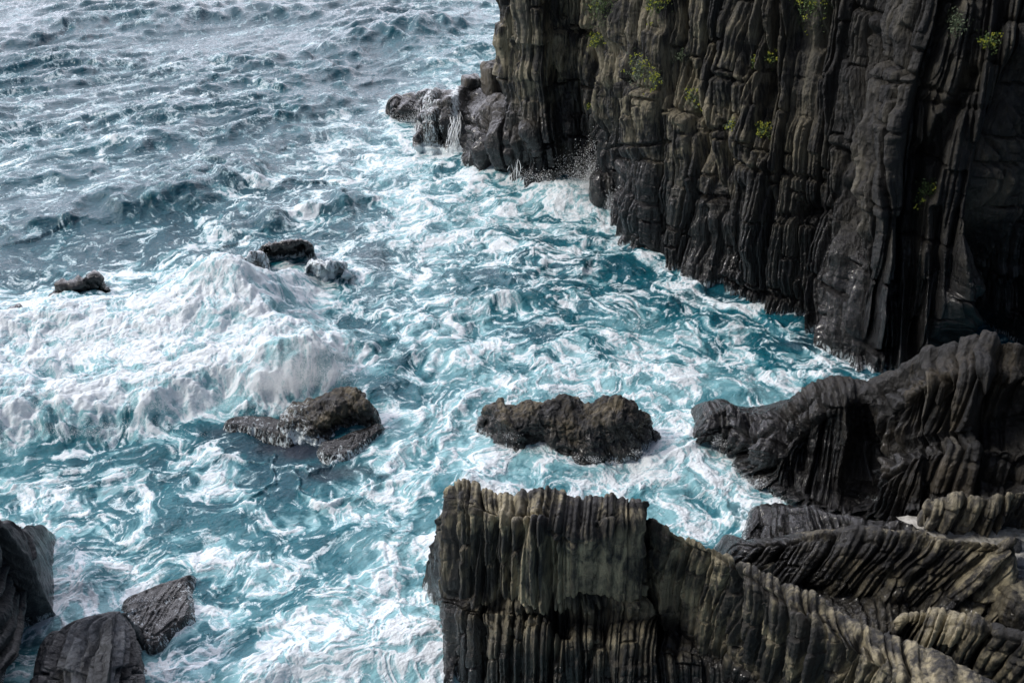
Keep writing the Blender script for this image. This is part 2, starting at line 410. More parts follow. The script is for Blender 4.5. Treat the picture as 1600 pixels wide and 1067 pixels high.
carve = carver(jit=5., jl=2.5, strokes=[([(1322, 300), (1330, 420), (1326, 560)], 15, -1.5), ([(1208, -60), (1200, 100), (1196, 240)], 12, -1.0), ([(862, -20), (880, 120), (905, 230)], 9, -.8),
            ([(905, 60), (935, 200), (960, 290)], 8, -.8), ([(1060, 100), (1075, 190), (1110, 330)], 10, -.8), ([(1180, 20), (1188, 160)], 8, -.7), ([(1440, 250), (1420, 400), (1430, 560)], 14, -1.6),
            ([(1520, 110), (1470, 220), (1450, 300)], 12, -1.2), ([(1585, 120), (1545, 240), (1530, 330), (1545, 450), (1550, 560)], 24, -2.4), ([(1330, 440), (1350, 560)], 10, -1.2), ([(1460, 330), (1462, 540)], 8, -.9), ([(1150, 300), (1140, 420)], 8, -.7), ([(1250, 330), (1240, 500)], 11, -.9), ([(1090, 330), (1085, 430)], 7, -.5),
            ([(950, 228), (1040, 224)], 3, -.35), ([(1060, 212), (1130, 200)], 3, -.35), ([(1210, 340), (1290, 330)], 5, -.4), ([(1385, 130), (1430, 132), (1490, 150)], 3, -.3),
            ([(1408, 180), (1396, 300), (1380, 420), (1375, 540)], 9, .75), ([(1362, 200), (1350, 360)], 10, .5), ([(1535, 290), (1500, 400), (1490, 560)], 12, .9), ([(1290, 120), (1300, 260), (1310, 400)], 12, .5),
            ([(960, 20), (985, 110), (1000, 220)], 20, .5), ([(1110, -10), (1120, 100), (1130, 150)], 22, .4), ([(1170, 260), (1175, 400)], 12, .4)]
            + [([(xx, yy), (xx + rng.normal() * 6 - (xx - 1000) * .03, yy + ll)], rng.uniform(2.5, 7), rng.uniform(-.8, -.2)) for xx, yy, ll in zip(rng.uniform(800, 1600, 70), rng.uniform(-30, 500, 70), rng.uniform(40, 140, 70))],
            smooth=[(1225, 1270, -40, 190, 8, -.75)], base=-.30)
def cliff_tint(S, U, V):
    a = 2.1 * ss(1, 7, S[..., 2]) * (1 - ss(8, 15, S[..., 0])) + .25  # tan with dry height; less to the right, shade put into the colour
    return a * (.75 + .5 * pn(S[..., 0] * .25 + S[..., 1] * .1, S[..., 2] * .2, 3))
cliff = sheet('sea_cliff', G, .030, M_cliff, 'towering dark sea cliff of upright bedded rock rising out of the frame above the cove', 'cliff',
              amp=1.0, L=0.66, seed=3, n=(.88, -.46, .06), roundn=0.05, prot=0.46, depth=0.62, crack=0.07, rough=.07, macro=0.45, brk=3.2, bend=.34, ends=False, minor=.8, tint=cliff_tint, calm=(1., 1.), extra=carve)

# --- outcrop with waterfalls, left foot of the cliff
def dome(name, outline_top, outline_bot, zc, label, mat, res=.04, back=1.2, **kw):
    """low rock: far edge and near waterline in pixels (same number of points), crest heights zc per column at 35 and 65 % down"""
    n = len(outline_top); rows = [[], [], [], [], [], []]
    for i in range(n):
        (tx, ty), (bx, by) = outline_top[i], outline_bot[i]; z = zc[i]
        T = Wz(tx, ty, z); Bo = Wz(bx, by, 0)
        Mi = Wz(tx * .55 + bx * .45, ty * .55 + by * .45, z * .8)
        rows[0].append(hid(T, 0, back, -.8)); rows[1].append(hid(T, 0, back * .45, z * .5)); rows[2].append(T)
        rows[3].append(Mi); rows[4].append(Bo + (0, .05, .05)); rows[5].append(hid(Bo, 0, -.35, -.9))
    G = np.array(rows)
    f = G[:, :1].copy(); l = G[:, -1:].copy(); f[..., 0] -= .35; l[..., 0] += .35; f[..., 2] = -.8; l[..., 2] = -.8
    G = np.concatenate([f, G, l], 1)
    return sheet(name, G, res, mat, label, **kw)

dome('rock_outcrop', [(610, 166), (632, 153), (662, 140), (688, 146), (722, 140), (752, 140), (775, 150), (800, 160), (830, 180)],
     [(612, 180), (636, 187), (650, 228), (672, 230), (697, 228), (712, 250), (748, 268), (790, 272), (836, 272)],
     [.5, 1.1, 2.2, 2.4, 3.0, 3.3, 3.6, 3.6, 3.6], 'black jagged ledge at the seaward foot of the cliff, with white water pouring off it', M_wet, .06, back=3.,
     amp=1.0, L=0.9, seed=21, n=(.93, -.3, .1), prot=0.6, depth=0.5, crack=0.1, rough=.12, macro=0.5, brk=1.6, wash=lambda S: 1.15 * np.exp(-(((proj(S)[0] - 672) / 30) ** 2)) + 1.3 * np.exp(-(((proj(S)[0] - 712) / 10) ** 2)) - .1)
def block(name, px, py, z0, sx, sy, sz, rz, label, mat, seed=1, n=26, lean=(0, 0), group=None, round_=5.):
    """a bevelled, weathered block of rock standing at a pixel position; superellipsoid with bedding"""
    c = Wz(px, py, z0)
    th = np.linspace(-np.pi / 2, np.pi / 2, n * 2); ph = np.linspace(0, 2 * np.pi, n * 4)
    T, Pp = np.meshgrid(th, ph, indexing='ij')
    d = np.stack([np.cos(T) * np.cos(Pp), np.cos(T) * np.sin(Pp), np.sin(T)], -1)
    p = (np.abs(d) ** round_).sum(-1) ** (-1 / round_)
    S = d * p[..., None]
    S = S * (sx / 2, sy / 2, sz / 2)
    w = S + seed * 5.1
    D = .05 * fbm3(w, .5, 4, seed) * max(sx, sy) + .06 * np.floor((w[..., 0] + .2 * pn(w[..., 1], w[..., 2], 2)) * 3) % .12
    S = S + d * D[..., None]
    S[..., 0] += lean[0] * S[..., 2]; S[..., 1] += lean[1] * S[..., 2]
    ca, sa = math.cos(rz), math.sin(rz)
    S = np.stack([S[..., 0] * ca - S[..., 1] * sa, S[..., 0] * sa + S[..., 1] * ca, S[..., 2] + sz / 2], -1) + c
    lay = _R[(np.floor(w[..., 0] * 4).astype(np.int32)) & 4095]
    o = grid_mesh(name, S, mat, {'lay': lay, 'tint': np.full(lay.shape, .7), 'wash': np.zeros(lay.shape)})
    return tag(o, label, 'rock', group)
block('boulder', 736, 142, 2.7, 1.1, 1.1, .95, .3, 'small square black boulder perched on top of the waterfall ledge', M_wet, 4)
block('boulder', 780, 168, 2.2, 1.9, 2.0, 2.9, .35, 'tall dark block leaning against the cliff beside the waterfall ledge', M_wet, 5, lean=(-.12, 0))
block('boulder', 941, 325, -.3, 1.5, 1.5, 2.2, .2, 'black rock with spray bursting over it where the cliff foot juts into the cove', M_wet, 6, round_=2.6)

# --- boulder in the middle of the cove
dome('mid_rock', [(757, 648), (768, 634), (782, 625), (800, 633), (830, 629), (862, 626), (886, 622), (912, 634), (934, 627), (956, 620), (976, 624), (996, 637), (1014, 650)],
     [(758, 664), (774, 682), (790, 698), (806, 708), (832, 702), (866, 708), (888, 719), (922, 722), (940, 712), (958, 712), (986, 706), (1010, 698), (1022, 684)],
     [.5, 1.1, 1.4, 1.35, 1.5, 1.6, 1.6, 1.35, 1.7, 1.95, 1.9, 1.5, .9], 'rounded brown and black rock alone in the middle of the cove', M_brown, .022,
     back=1., amp=0.35, L=0.9, seed=33, n=(.8, -.3, .45), rough=.10, macro=.25, lump=.3, tilt=.6, brk=1.2, bend=1.2)
# --- left rock under the breaking wave
dome('wave_rock', [(436, 660), (448, 645), (464, 630), (486, 622), (512, 612), (536, 604), (557, 608), (571, 622), (580, 640)],
     [(434, 674), (446, 682), (466, 684), (490, 690), (508, 684), (526, 670), (552, 666), (570, 664), (583, 660)],
     [.3, .6, .85, 1.0, 1.15, 1.3, 1.3, 1.1, .6], 'dark brown rock under the breaking wave with foam running down its left side', M_brown, .022,
     back=1., amp=0.45, L=0.6, seed=44, n=(.75, -.2, .6), wash=lambda S: .9 * (1 - ss(470, 520, proj(S)[0])), rough=.08, macro=.15, lump=.25, tilt=1.3, brk=1.6, bend=1.)
dome('low_rock', [(500, 700), (520, 692), (545, 680), (570, 672), (594, 668)], [(508, 716), (530, 718), (556, 706), (580, 690), (598, 676)],
     [.05, .18, .26, .26, .12], 'low wet black slab just clear of the water below the rock under the breaking wave', M_wet, .025, back=.7, amp=0.18, L=0.4, seed=46, wash=0.1, rough=.05, tilt=1.)
dome('low_rock', [(352, 664), (375, 656), (400, 656), (425, 658), (446, 668)], [(354, 668), (376, 670), (402, 674), (430, 682), (452, 688)],
     [.0, .05, .1, .12, .1], 'nearly drowned black ledge reaching left from the rock under the breaking wave', M_wet, .025, back=.7, amp=0.18, L=0.4, seed=47, wash=0.0, rough=.04, tilt=1.)
# --- small rocks at the left among the surf
dome('surf_rock', [(86, 452), (104, 443), (130, 438), (152, 436)], [(88, 470), (106, 474), (132, 466), (158, 446)], [1.3, 1.6, 1.6, 1.4], 'flat topped black rock standing clear of the surf at the far left', M_wet, .05, back=1.6, amp=0.5, L=0.6, seed=51, macro=0.3, lump=0.35, rough=0.16, wash=0.15, tilt=1.)
dome('surf_rock', [(-40, 492), (-5, 488), (30, 484), (60, 484), (74, 488)], [(-40, 512), (-5, 514), (30, 508), (60, 502), (78, 494)], [1.1, 1.25, 1.3, 1.25, .9], 'low foam-laced rock at the left edge of the photo', M_wet, .05, back=1.6, amp=0.5, L=0.6, seed=52, macro=0.3, lump=0.35, rough=0.16, wash=1)
dome('surf_rock', [(285, 445), (310, 424), (345, 408), (380, 402), (405, 398)], [(288, 466), (312, 455), (348, 446), (384, 432), (412, 412)], [1.5, 2.1, 2.2, 2.1, 1.8], 'dark ledge streaked with running white water behind the breaking wave', M_wet, .05, back=2., amp=0.5, L=0.6, seed=53, lump=0.35, wash=1.25, rough=0.16, macro=0.3)
dome('surf_rock', [(408, 388), (430, 382), (455, 380), (478, 382)], [(410, 398), (432, 395), (456, 391), (482, 386)], [.9, 1.25, 1.2, .8], 'thin black reef top at the seaward end of the foaming ledge', M_wet, .05, back=1.6, amp=0.5, L=0.6, seed=54, macro=0.3, lump=0.35, rough=0.16, wash=0.35)
dome('surf_rock', [(480, 412), (500, 405), (520, 405), (534, 412)], [(482, 424), (502, 430), (522, 428), (536, 420)], [.7, 1.0, 1.0, .7], 'rounded rock veiled in thin foam just right of the black reef top', M_wet, .05, back=1.4, amp=0.5, L=0.6, seed=55, macro=0.3, lump=0.35, wash=1.4, rough=0.16)

# --- right-hand headland (mid distance)
def net(cols, back=2.0, left=None, right=None, zb=-1.2):
    """cols: list of columns, each a list of (px,py,z) from crest down to foot; hidden back rows and buried ends are added"""
    out = []
    for c in cols:
        pts = [Wz(*p) for p in c]
        out.append([hid(pts[0], 0, back, zb), hid(pts[0], 0, back * .5, pts[0][2] * .55 + zb * .1)] + pts)
    G = np.array(out).transpose(1, 0, 2)
    f = G[:, :1].copy(); l = G[:, -1:].copy()
    if left: f[..., 0] += left[0]; f[..., 1] += left[1]; f[..., 2] = zb; G = np.concatenate([f, G], 1)
    if right: l[..., 0] += right[0]; l[..., 1] += right[1]; l[..., 2] = zb if len(right) < 3 else l[..., 2] ; G = np.concatenate([G, l], 1)
    return G
G = net([
    [(1088, 676, .2), (1090, 680, .2), (1091, 684, .15), (1092, 688, .1), (1093, 692, 0), (1094, 696, -.2), (1094, 705, -1.2)],
    [(1110, 645, 1.2), (1108, 655, 1.1), (1108, 670, .9), (1109, 685, .5), (1110, 698, .2), (1112, 708, -.1), (1112, 716, -1.2)],
    [(1142, 633, 1.7), (1140, 645, 1.6), (1138, 665, 1.3), (1138, 690, .8), (1140, 706, .3), (1143, 718, -.1), (1143, 726, -1.2)],
    [(1180, 645, 1.6), (1178, 655, 1.7), (1172, 680, 1.5), (1170, 710, .9), (1168, 728, .4), (1168, 740, -.1), (1168, 748, -1.2)],
    [(1230, 626, 2.9), (1228, 645, 2.8), (1220, 680, 2.2), (1210, 720, 1.5), (1200, 752, .6), (1197, 768, -.1), (1196, 778, -1.2)],
    [(1280, 604, 3.8), (1272, 630, 3.6), (1262, 665, 3.0), (1252, 710, 1.9), (1246, 755, .9), (1240, 785, .3), (1232, 800, -.9)],
    [(1330, 596, 4.3), (1312, 630, 4.1), (1304, 655, 3.5), (1302, 710, 2.1), (1300, 765, 1.0), (1296, 800, .6), (1290, 822, -.6)],
    [(1356, 600, 4.4), (1345, 630, 4.2), (1340, 660, 3.4), (1336, 715, 2.0), (1334, 755, 1.4), (1330, 805, .7), (1326, 830, -.4)],
    [(1396, 575, 5.4), (1385, 605, 5.0), (1378, 640, 4.4), (1374, 700, 3.0), (1372, 740, 2.9), (1368, 800, 1.5), (1364, 840, .3)],
    [(1442, 548, 6.5), (1432, 580, 6.0), (1424, 610, 5.8), (1418, 690, 3.8), (1414, 716, 4.0), (1408, 780, 2.6), (1402, 850, .8)],
    [(1486, 544, 7.0), (1480, 570, 6.7), (1474, 600, 6.4), (1468, 680, 4.4), (1462, 704, 4.5), (1456, 770, 3.0), (1450, 860, .9)],
    [(1542, 530, 7.8), (1534, 558, 7.4), (1528, 590, 7.0), (1522, 676, 4.9), (1516, 696, 5.0), (1508, 765, 3.5), (1504, 880, 1.0)],
    [(1602, 538, 8.0), (1596, 566, 7.6), (1592, 596, 7.2), (1588, 680, 5.1), (1582, 700, 5.2), (1578, 768, 3.7), (1576, 890, 1.0)],
    [(1720, 530, 9.0), (1710, 560, 8.6), (1700, 590, 8.2), (1690, 680, 6.0), (1684, 700, 6.0), (1676, 768, 4.5), (1670, 890, 1.5)],
    [(2000, 520, 11), (1990, 560, 10.6), (1980, 600, 10), (1970, 680, 8), (1960, 700, 8.), (1950, 768, 6.5), (1940, 890, 3)],
], back=3.2, left=(-.5, 0))
head_carve = carver([([(1335, 640), (1345, 690), (1328, 760)], 13, -1.0), ([(1255, 660), (1250, 740)], 5, -.4), ([(1280, 660), (1276, 760)], 4, -.4), ([(1385, 650), (1388, 720)], 4, -.35), ([(1430, 610), (1432, 700)], 5, -.4),
    ([(1481, 600), (1478, 680)], 7, -.6), ([(1532, 590), (1536, 650)], 9, -.6), ([(1352, 720), (1390, 700), (1450, 690), (1600, 665)], 5, -.45), ([(1337, 750), (1334, 820)], 5, -.5), ([(1447, 710), (1446, 790)], 5, -.4),
    ([(1205, 690), (1230, 720), (1226, 770)], 5, -.35), ([(1180, 690), (1240, 645), (1290, 615)], 3, -.25), ([(1140, 720), (1175, 690), (1190, 660)], 4, -.3), ([(1176, 640), (1160, 680)], 5, -.35)], jit=5, jl=1.2)
sheet('rock_headland', G, .03, M_wet, 'big wet black ribbed headland sloping up to the right edge below the cliff', 'rock',
      amp=1.0, L=0.62, seed=61, n=(.95, -.2, -.05), prot=0.34, depth=0.34, crack=0.06, rough=.08, macro=0.3, brk=1.5, bend=0.5, tilt=-.12, extra=head_carve, tint=lambda S, U, V: .35 + .4 * ss(-.3, .5, pn(S[..., 0] * .5, S[..., 1] * .5 + S[..., 2], 8)))

# --- low wet ledges between the headland and the foreground
G = net([
    [(1166, 838, .1), (1166, 842, .1), (1168, 848, 0), (1170, 856, -.2), (1170, 870, -1)],
    [(1186, 800, .5), (1184, 812, .5), (1180, 830, .3), (1178, 848, .1), (1176, 870, -1)],
    [(1215, 788, .9), (1210, 805, .9), (1205, 828, .7), (1200, 850, .4), (1196, 890, -.8)],
    [(1260, 792, 1.3), (1254, 812, 1.2), (1246, 838, 1.0), (1238, 870, .7), (1232, 915, -.6)],
    [(1300, 800, 1.6), (1296, 818, 1.5), (1288, 842, 1.3), (1280, 880, 1.), (1276, 930, -.4)],
    [(1360, 812, 1.8), (1354, 828, 1.7), (1350, 850, 1.5), (1346, 890, 1.2), (1344, 940, 0)],
    [(1430, 820, 2.0), (1426, 832, 1.9), (1424, 850, 1.8), (1420, 890, 1.4), (1420, 940, 0)],
], back=1.5, left=(-.4, 0), right=(.6, 0))
sheet('wet_ledge', G, .025, M_wet, 'low glistening wet ledge at the water edge between the headland and the foreground rocks', 'rock', amp=1.0, L=0.42, seed=71, rough=.08, macro=0.25, brk=0.8, bend=.6)

# --- ribbed slab on the right
G = net([
    [(1140, 856, 1.0), (1142, 862, 1.0), (1146, 872, .9), (1152, 886, .7), (1160, 902, .3), (1165, 925, -1)],
    [(1180, 850, 1.7), (1184, 858, 1.7), (1190, 872, 1.5), (1200, 892, 1.2), (1212, 912, .8), (1220, 940, -.6)],
    [(1245, 836, 2.3), (1246, 848, 2.3), (1248, 868, 2.0), (1254, 892, 1.7), (1264, 916, 1.2), (1270, 950, -.4)],
    [(1296, 826, 2.8), (1294, 842, 2.7), (1292, 868, 2.4), (1294, 896, 1.9), (1300, 926, 1.3), (1304, 965, -.2)],
    [(1345, 822, 3.1), (1342, 840, 3.0), (1340, 868, 2.6), (1342, 905, 1.9), (1348, 942, 1.1), (1350, 985, -.2)],
    [(1392, 830, 3.3), (1388, 846, 3.2), (1384, 872, 2.8), (1386, 908, 2.0), (1390, 944, 1.2), (1390, 990, -.2)],
    [(1440, 826, 3.6), (1434, 846, 3.4), (1428, 872, 3.0), (1426, 908, 2.1), (1426, 936, 1.5), (1426, 990, 0)],
    [(1462, 836, 3.6), (1458, 852, 3.5), (1452, 876, 3.1), (1450, 910, 2.2), (1450, 934, 1.6), (1450, 990, 0)],
    [(1510, 842, 3.8), (1506, 858, 3.6), (1500, 880, 3.2), (1494, 918, 2.3), (1490, 948, 1.6), (1490, 1000, 0)],
    [(1560, 850, 3.9), (1556, 864, 3.7), (1552, 884, 3.3), (1546, 925, 2.4), (1542, 962, 1.6), (1540, 1010, 0)],
    [(1582, 858, 3.8), (1584, 872, 3.6), (1582, 892, 3.2), (1574, 930, 2.4), (1564, 962, 1.7), (1560, 1010, .2)],
], back=2.2, left=(-.5, 0), right=(.5, 0))
sheet('ribbed_slab', G, .02, M_fore, 'grey ribbed rock slab with ochre right half, standing between the wet headland and the pale sand', 'rock', amp=1.0, L=0.42, seed=81, n=(.88, -.15, -.42), bend=0.35, rough=.05, macro=.12, brk=1.2, tilt=-.45,
      tint=lambda S, U, V: ss(8.6, 10.5, S[..., 0]) * 1.1 + .15)
# --- ledge above the sand
G = net([
    [(1440, 806, 3.4), (1442, 812, 3.4), (1444, 822, 3.1), (1446, 836, 2.6), (1446, 850, 2)],
    [(1462, 786, 4.1), (1460, 794, 4.1), (1458, 806, 3.8), (1460, 828, 3.1), (1462, 845, 2.4)],
    [(1500, 778, 4.4), (1498, 788, 4.3), (1496, 802, 3.9), (1496, 829, 3.2), (1496, 845, 2.4)],
    [(1545, 779, 4.6), (1540, 790, 4.5), (1538, 805, 4.1), (1540, 831, 3.3), (1540, 850, 2.4)],
    [(1590, 770, 4.9), (1586, 782, 4.8), (1586, 798, 4.4), (1590, 822, 3.6), (1590, 850, 2.6)],
    [(1680, 764, 5.2), (1676, 780, 5.1), (1680, 798, 4.7), (1690, 822, 4.), (1700, 850, 3.)],
], back=1.4, left=(-.3, 0))
sheet('rock_ledge', G, .02, M_fore, 'short rounded rock ledge with vertical cracks along the back of the pale sand', 'rock', amp=1.0, L=0.4, seed=91, rough=.05, macro=.1, brk=1.0, tint=lambda S, U, V: np.full(U.shape, .6))
# --- sand pocket
rows = []
for (xa, xb, y, z) in [(1400, 1760, 806, 3.2), (1430, 1760, 824, 3.25), (1450, 1760, 836, 3.25), (1470, 1760, 850, 3.2), (1550, 1760, 866, 3.1), (1572, 1760, 900, 2.8), (1580, 1780, 960, 2.3)]:
    rows.append([Wz(x, y, z) for x in np.linspace(xa, xb, 9)])
S = catmull(catmull(np.array(rows), 140, 0), 200, 1); S[..., 2] += .09 * fbm3(S, .8, 5, 5) + .05 * np.clip(fbm3(S, .18, 3, 8), 0, 1)
tag(grid_mesh('sand', S, M_sand, flip=True), 'pale sand and grit caught in a pocket of the rocks at the right edge', 'sand', kind='structure')
for i, (x, y, s_) in enumerate([(1590, 857, .30), (1594, 880, .26), (1576, 906, .22), (1560, 832, .2), (1530, 838, .16), (1500, 834, .12), (1598, 905, .24)]):
    block('stone', x, y, 3.1 - .006 * max(0, y - 850), s_ * 1.5, s_, s_ * .6, i * 1.3,
          ['blue-grey flat stone on the sand by the right edge', 'second grey stone from the top on the sand by the right edge', 'small stone near the foot of the slab on the sand', 'pale stone on the sand below the rock ledge', 'small stone left of the pale one on the sand',
           'smallest stone, at the left tip of the sand', 'lowest grey stone on the sand at the right edge'][i], M_slate, 10 + i, 12, group='stones on the sand', round_=3.)

# --- yellow boulder, right edge
block('boulder', 1598, 968, 1.4, 2.0, 1.6, 1.5, .35, 'pale ochre rounded boulder cut by the right edge of the photo', M_fore, 22, 40, round_=2.8)

# --- lower right ledge
G = net([
    [(1386, 985, 1.7), (1388, 992, 1.7), (1392, 1002, 1.5), (1396, 1015, 1.1), (1398, 1040, .0)],
    [(1404, 966, 2.5), (1404, 976, 2.5), (1404, 990, 2.2), (1405, 1018, 1.4), (1406, 1050, .2)],
    [(1430, 956, 2.9), (1428, 970, 2.8), (1426, 988, 2.4), (1426, 1022, 1.5), (1428, 1060, .2)],
    [(1475, 958, 3.2), (1472, 974, 3.1), (1468, 994, 2.7), (1466, 1032, 1.7), (1468, 1080, .2)],
    [(1518, 964, 3.5), (1514, 982, 3.4), (1508, 1004, 2.9), (1506, 1046, 1.8), (1508, 1100, .2)],
    [(1556, 976, 3.7), (1552, 994, 3.6), (1546, 1016, 3.1), (1544, 1060, 1.9), (1546, 1120, .2)],
    [(1602, 988, 4.), (1598, 1006, 3.9), (1594, 1030, 3.4), (1592, 1080, 2.1), (1594, 1140, .3)],
    [(1700, 1010, 4.4), (1696, 1030, 4.3), (1694, 1060, 3.8), (1694, 1110, 2.5), (1700, 1180, .5)],
], back=1.8, left=(-.4, 0))
sheet('ochre_ledge', G, .018, M_fore, 'ochre and grey ledge of rounded ribs in the lower right corner under the ribbed slab', 'rock', amp=1.0, L=0.5, seed=101, n=(.95, -.25, -.12), rough=.05, macro=.12, brk=1.3, tint=lambda S, U, V: np.full(U.shape, 1.0))
# --- rubble floor of the gully
rows = []
for (ya, za, yb, zb_) in [(850, .2, 850, .5), (880, .6, 900, .9), (930, .9, 945, 1.2), (985, 1.1, 1000, 1.3), (1050, 1.2, 1060, 1.2), (1140, 1.0, 1160, 1.0)]:
    rows.append([Wz(x, ya + (yb - ya) * t, za + (zb_ - za) * t) for x, t in zip(np.linspace(1130, 1720, 8), np.linspace(0, 1, 8))])
sheet('gully_floor', np.array(rows), .025, M_fore, 'dark broken rubble floor of the gully behind the foreground wall', 'rock', amp=1.2, L=0.4, seed=111, rough=.16, macro=.35, brk=0.6,
      tint=lambda S, U, V: np.full(U.shape, .7))

# --- foreground diagonal wall
G = net([
    [(992, 830, 4.2), (992, 840, 4.1), (990, 855, 3.7), (994, 890, 2.8), (1000, 935, 1.8), (1008, 985, .9)],
    [(1012, 812, 5.5), (1012, 822, 5.5), (1014, 838, 5.2), (1018, 870, 4.3), (1028, 915, 3.1), (1040, 985, 1.3)],
    [(1060, 833, 5.6), (1058, 845, 5.6), (1056, 862, 5.3), (1060, 900, 4.2), (1072, 955, 2.9), (1090, 1040, 1.0)],
    [(1105, 850, 5.7), (1108, 866, 5.7), (1106, 888, 5.3), (1108, 930, 4.1), (1118, 995, 2.6), (1130, 1090, .6)],
    [(1140, 868, 5.8), (1136, 884, 5.8), (1134, 906, 5.4), (1136, 955, 4.1), (1144, 1030, 2.3), (1150, 1140, .2)],
    [(1200, 900, 5.9), (1180, 908, 5.9), (1166, 926, 5.5), (1166, 985, 4.1), (1174, 1060, 2.3), (1180, 1180, .2)],
    [(1250, 925, 6.0), (1230, 934, 6.1), (1206, 952, 5.7), (1202, 1010, 4.3), (1208, 1090, 2.4), (1212, 1210, .2)],
    [(1300, 944, 6.0), (1275, 952, 6.2), (1246, 972, 5.9), (1236, 1035, 4.4), (1240, 1110, 2.5), (1246, 1240, .2)],
    [(1345, 972, 6.1), (1320, 976, 6.3), (1288, 996, 6.0), (1276, 1060, 4.6), (1280, 1140, 2.6), (1286, 1270, .2)],
    [(1405, 1000, 6.2), (1380, 1006, 6.4), (1335, 1026, 6.2), (1324, 1095, 4.6), (1328, 1170, 2.6), (1336, 1300, .2)],
    [(1475, 1036, 6.4), (1450, 1044, 6.6), (1400, 1066, 6.3), (1388, 1140, 4.6), (1392, 1220, 2.6), (1400, 1340, .2)],
    [(1570, 1080, 6.6), (1540, 1092, 6.8), (1490, 1120, 6.4), (1476, 1190, 4.8), (1480, 1270, 2.8), (1490, 1400, .4)],
], back=2.6)
wall_carve = carver([([(1150, 885), (1148, 960), (1150, 1010)], 7, -.9), ([(1010, 1100), (1011, 1110)], 2, -.1), ([(1222, 950), (1214, 1067)], 5, -.4), ([(1262, 965), (1250, 1067)], 5, -.45), ([(1302, 985), (1296, 1067)], 5, -.4), ([(1180, 925), (1176, 1067)], 3, -.3),
    ([(1345, 985), (1318, 1020), (1312, 1090)], 6, -.45), ([(1240, 950), (1300, 946)], 5, -.25), ([(1060, 870), (1066, 930)], 2.5, -.2), ([(1100, 880), (1110, 1000)], 2.5, -.2), ([(1380, 1020), (1350, 1060)], 5, -.3)], jit=4, jl=.9)
sheet('rock_wall', G, .017, M_fore, 'long foreground wall of rounded upright ribs running diagonally down to the bottom right', 'rock', amp=1.0, L=0.48, seed=121, n=(.97, -.2, .02), rough=.05, macro=0.12, brk=1.7, bend=.16, extra=wall_carve,
      tint=lambda S, U, V: ss(2.5, 6.5, S[..., 0]) * .9 + .35)
# --- foreground block
G = net([
    [(700, 800, 4.4), (691, 812, 3.8), (682, 835, 2.6), (672, 870, 1.2), (684, 915, .6), (694, 940, .6), (698, 980, .5), (701, 1067, .0), (702, 1100, -1.2)],
    [(708, 755, 5.9), (704, 772, 5.8), (702, 800, 5.3), (700, 860, 3.9), (705, 930, 2.2), (707, 945, 2.1), (706, 975, 1.7), (708, 1067, -.2), (708, 1110, -1.2)],
    [(740, 753, 6.2), (736, 778, 6.2), (730, 806, 5.8), (730, 870, 4.3), (733, 940, 2.7), (735, 956, 2.45), (732, 976, 2.1), (732, 1067, .2), (732, 1120, -1.2)],
    [(790, 773, 6.1), (782, 790, 6.3), (774, 818, 6.0), (774, 880, 4.4), (778, 938, 2.9), (780, 960, 2.45), (776, 990, 2.2), (772, 1067, .6), (770, 1130, -1)],
    [(850, 766, 6.45), (838, 790, 6.5), (824, 822, 6.2), (822, 880, 4.7), (828, 936, 3.3), (830, 962, 2.3), (826, 992, 2.3), (822, 1067, .8), (820, 1140, -.8)],
    [(900, 779, 6.25), (886, 794, 6.6), (866, 826, 6.3), (862, 880, 4.9), (868, 934, 3.5), (876, 962, 2.4), (872, 996, 2.4), (866, 1067, .9), (862, 1150, -.8)],
    [(955, 776, 6.5), (930, 806, 6.6), (905, 836, 6.3), (896, 884, 5.0), (898, 936, 3.6), (916, 964, 2.45), (912, 1000, 2.4), (906, 1067, 1.1), (902, 1160, -.8)],
    [(985, 788, 6.3), (968, 806, 6.5), (950, 836, 6.1), (946, 884, 4.8), (950, 940, 3.2), (958, 968, 2.4), (956, 1002, 2.4), (950, 1067, 1.2), (946, 1160, -.8)],
    [(1006, 787, 6.4), (1000, 806, 6.3), (994, 838, 5.7), (992, 884, 4.6), (992, 936, 3.2), (996, 968, 2.3), (1000, 1000, 2.3), (1000, 1067, 1.3), (996, 1160, -.8)],
    [(1013, 800, 5.6), (1012, 820, 5.2), (1010, 850, 4.6), (1010, 890, 3.8), (1012, 930, 2.8), (1020, 968, 1.8), (1040, 1006, 2.1), (1046, 1067, 1.3), (1046, 1160, -.8)],
    [(1016, 860, 3.6), (1020, 880, 3.4), (1030, 900, 3.0), (1044, 924, 2.6), (1050, 950, 2.2), (1066, 980, 1.8), (1090, 1020, 1.8), (1110, 1067, 1.2), (1110, 1160, -.8)],
    [(1050, 900, 1.6), (1060, 930, 1.5), (1080, 960, 1.5), (1100, 990, 1.5), (1120, 1010, 1.5), (1130, 1030, 1.5), (1170, 1060, 1.4), (1190, 1100, .8), (1200, 1160, -.8)],
], back=3.4, left=(-.35, .3))
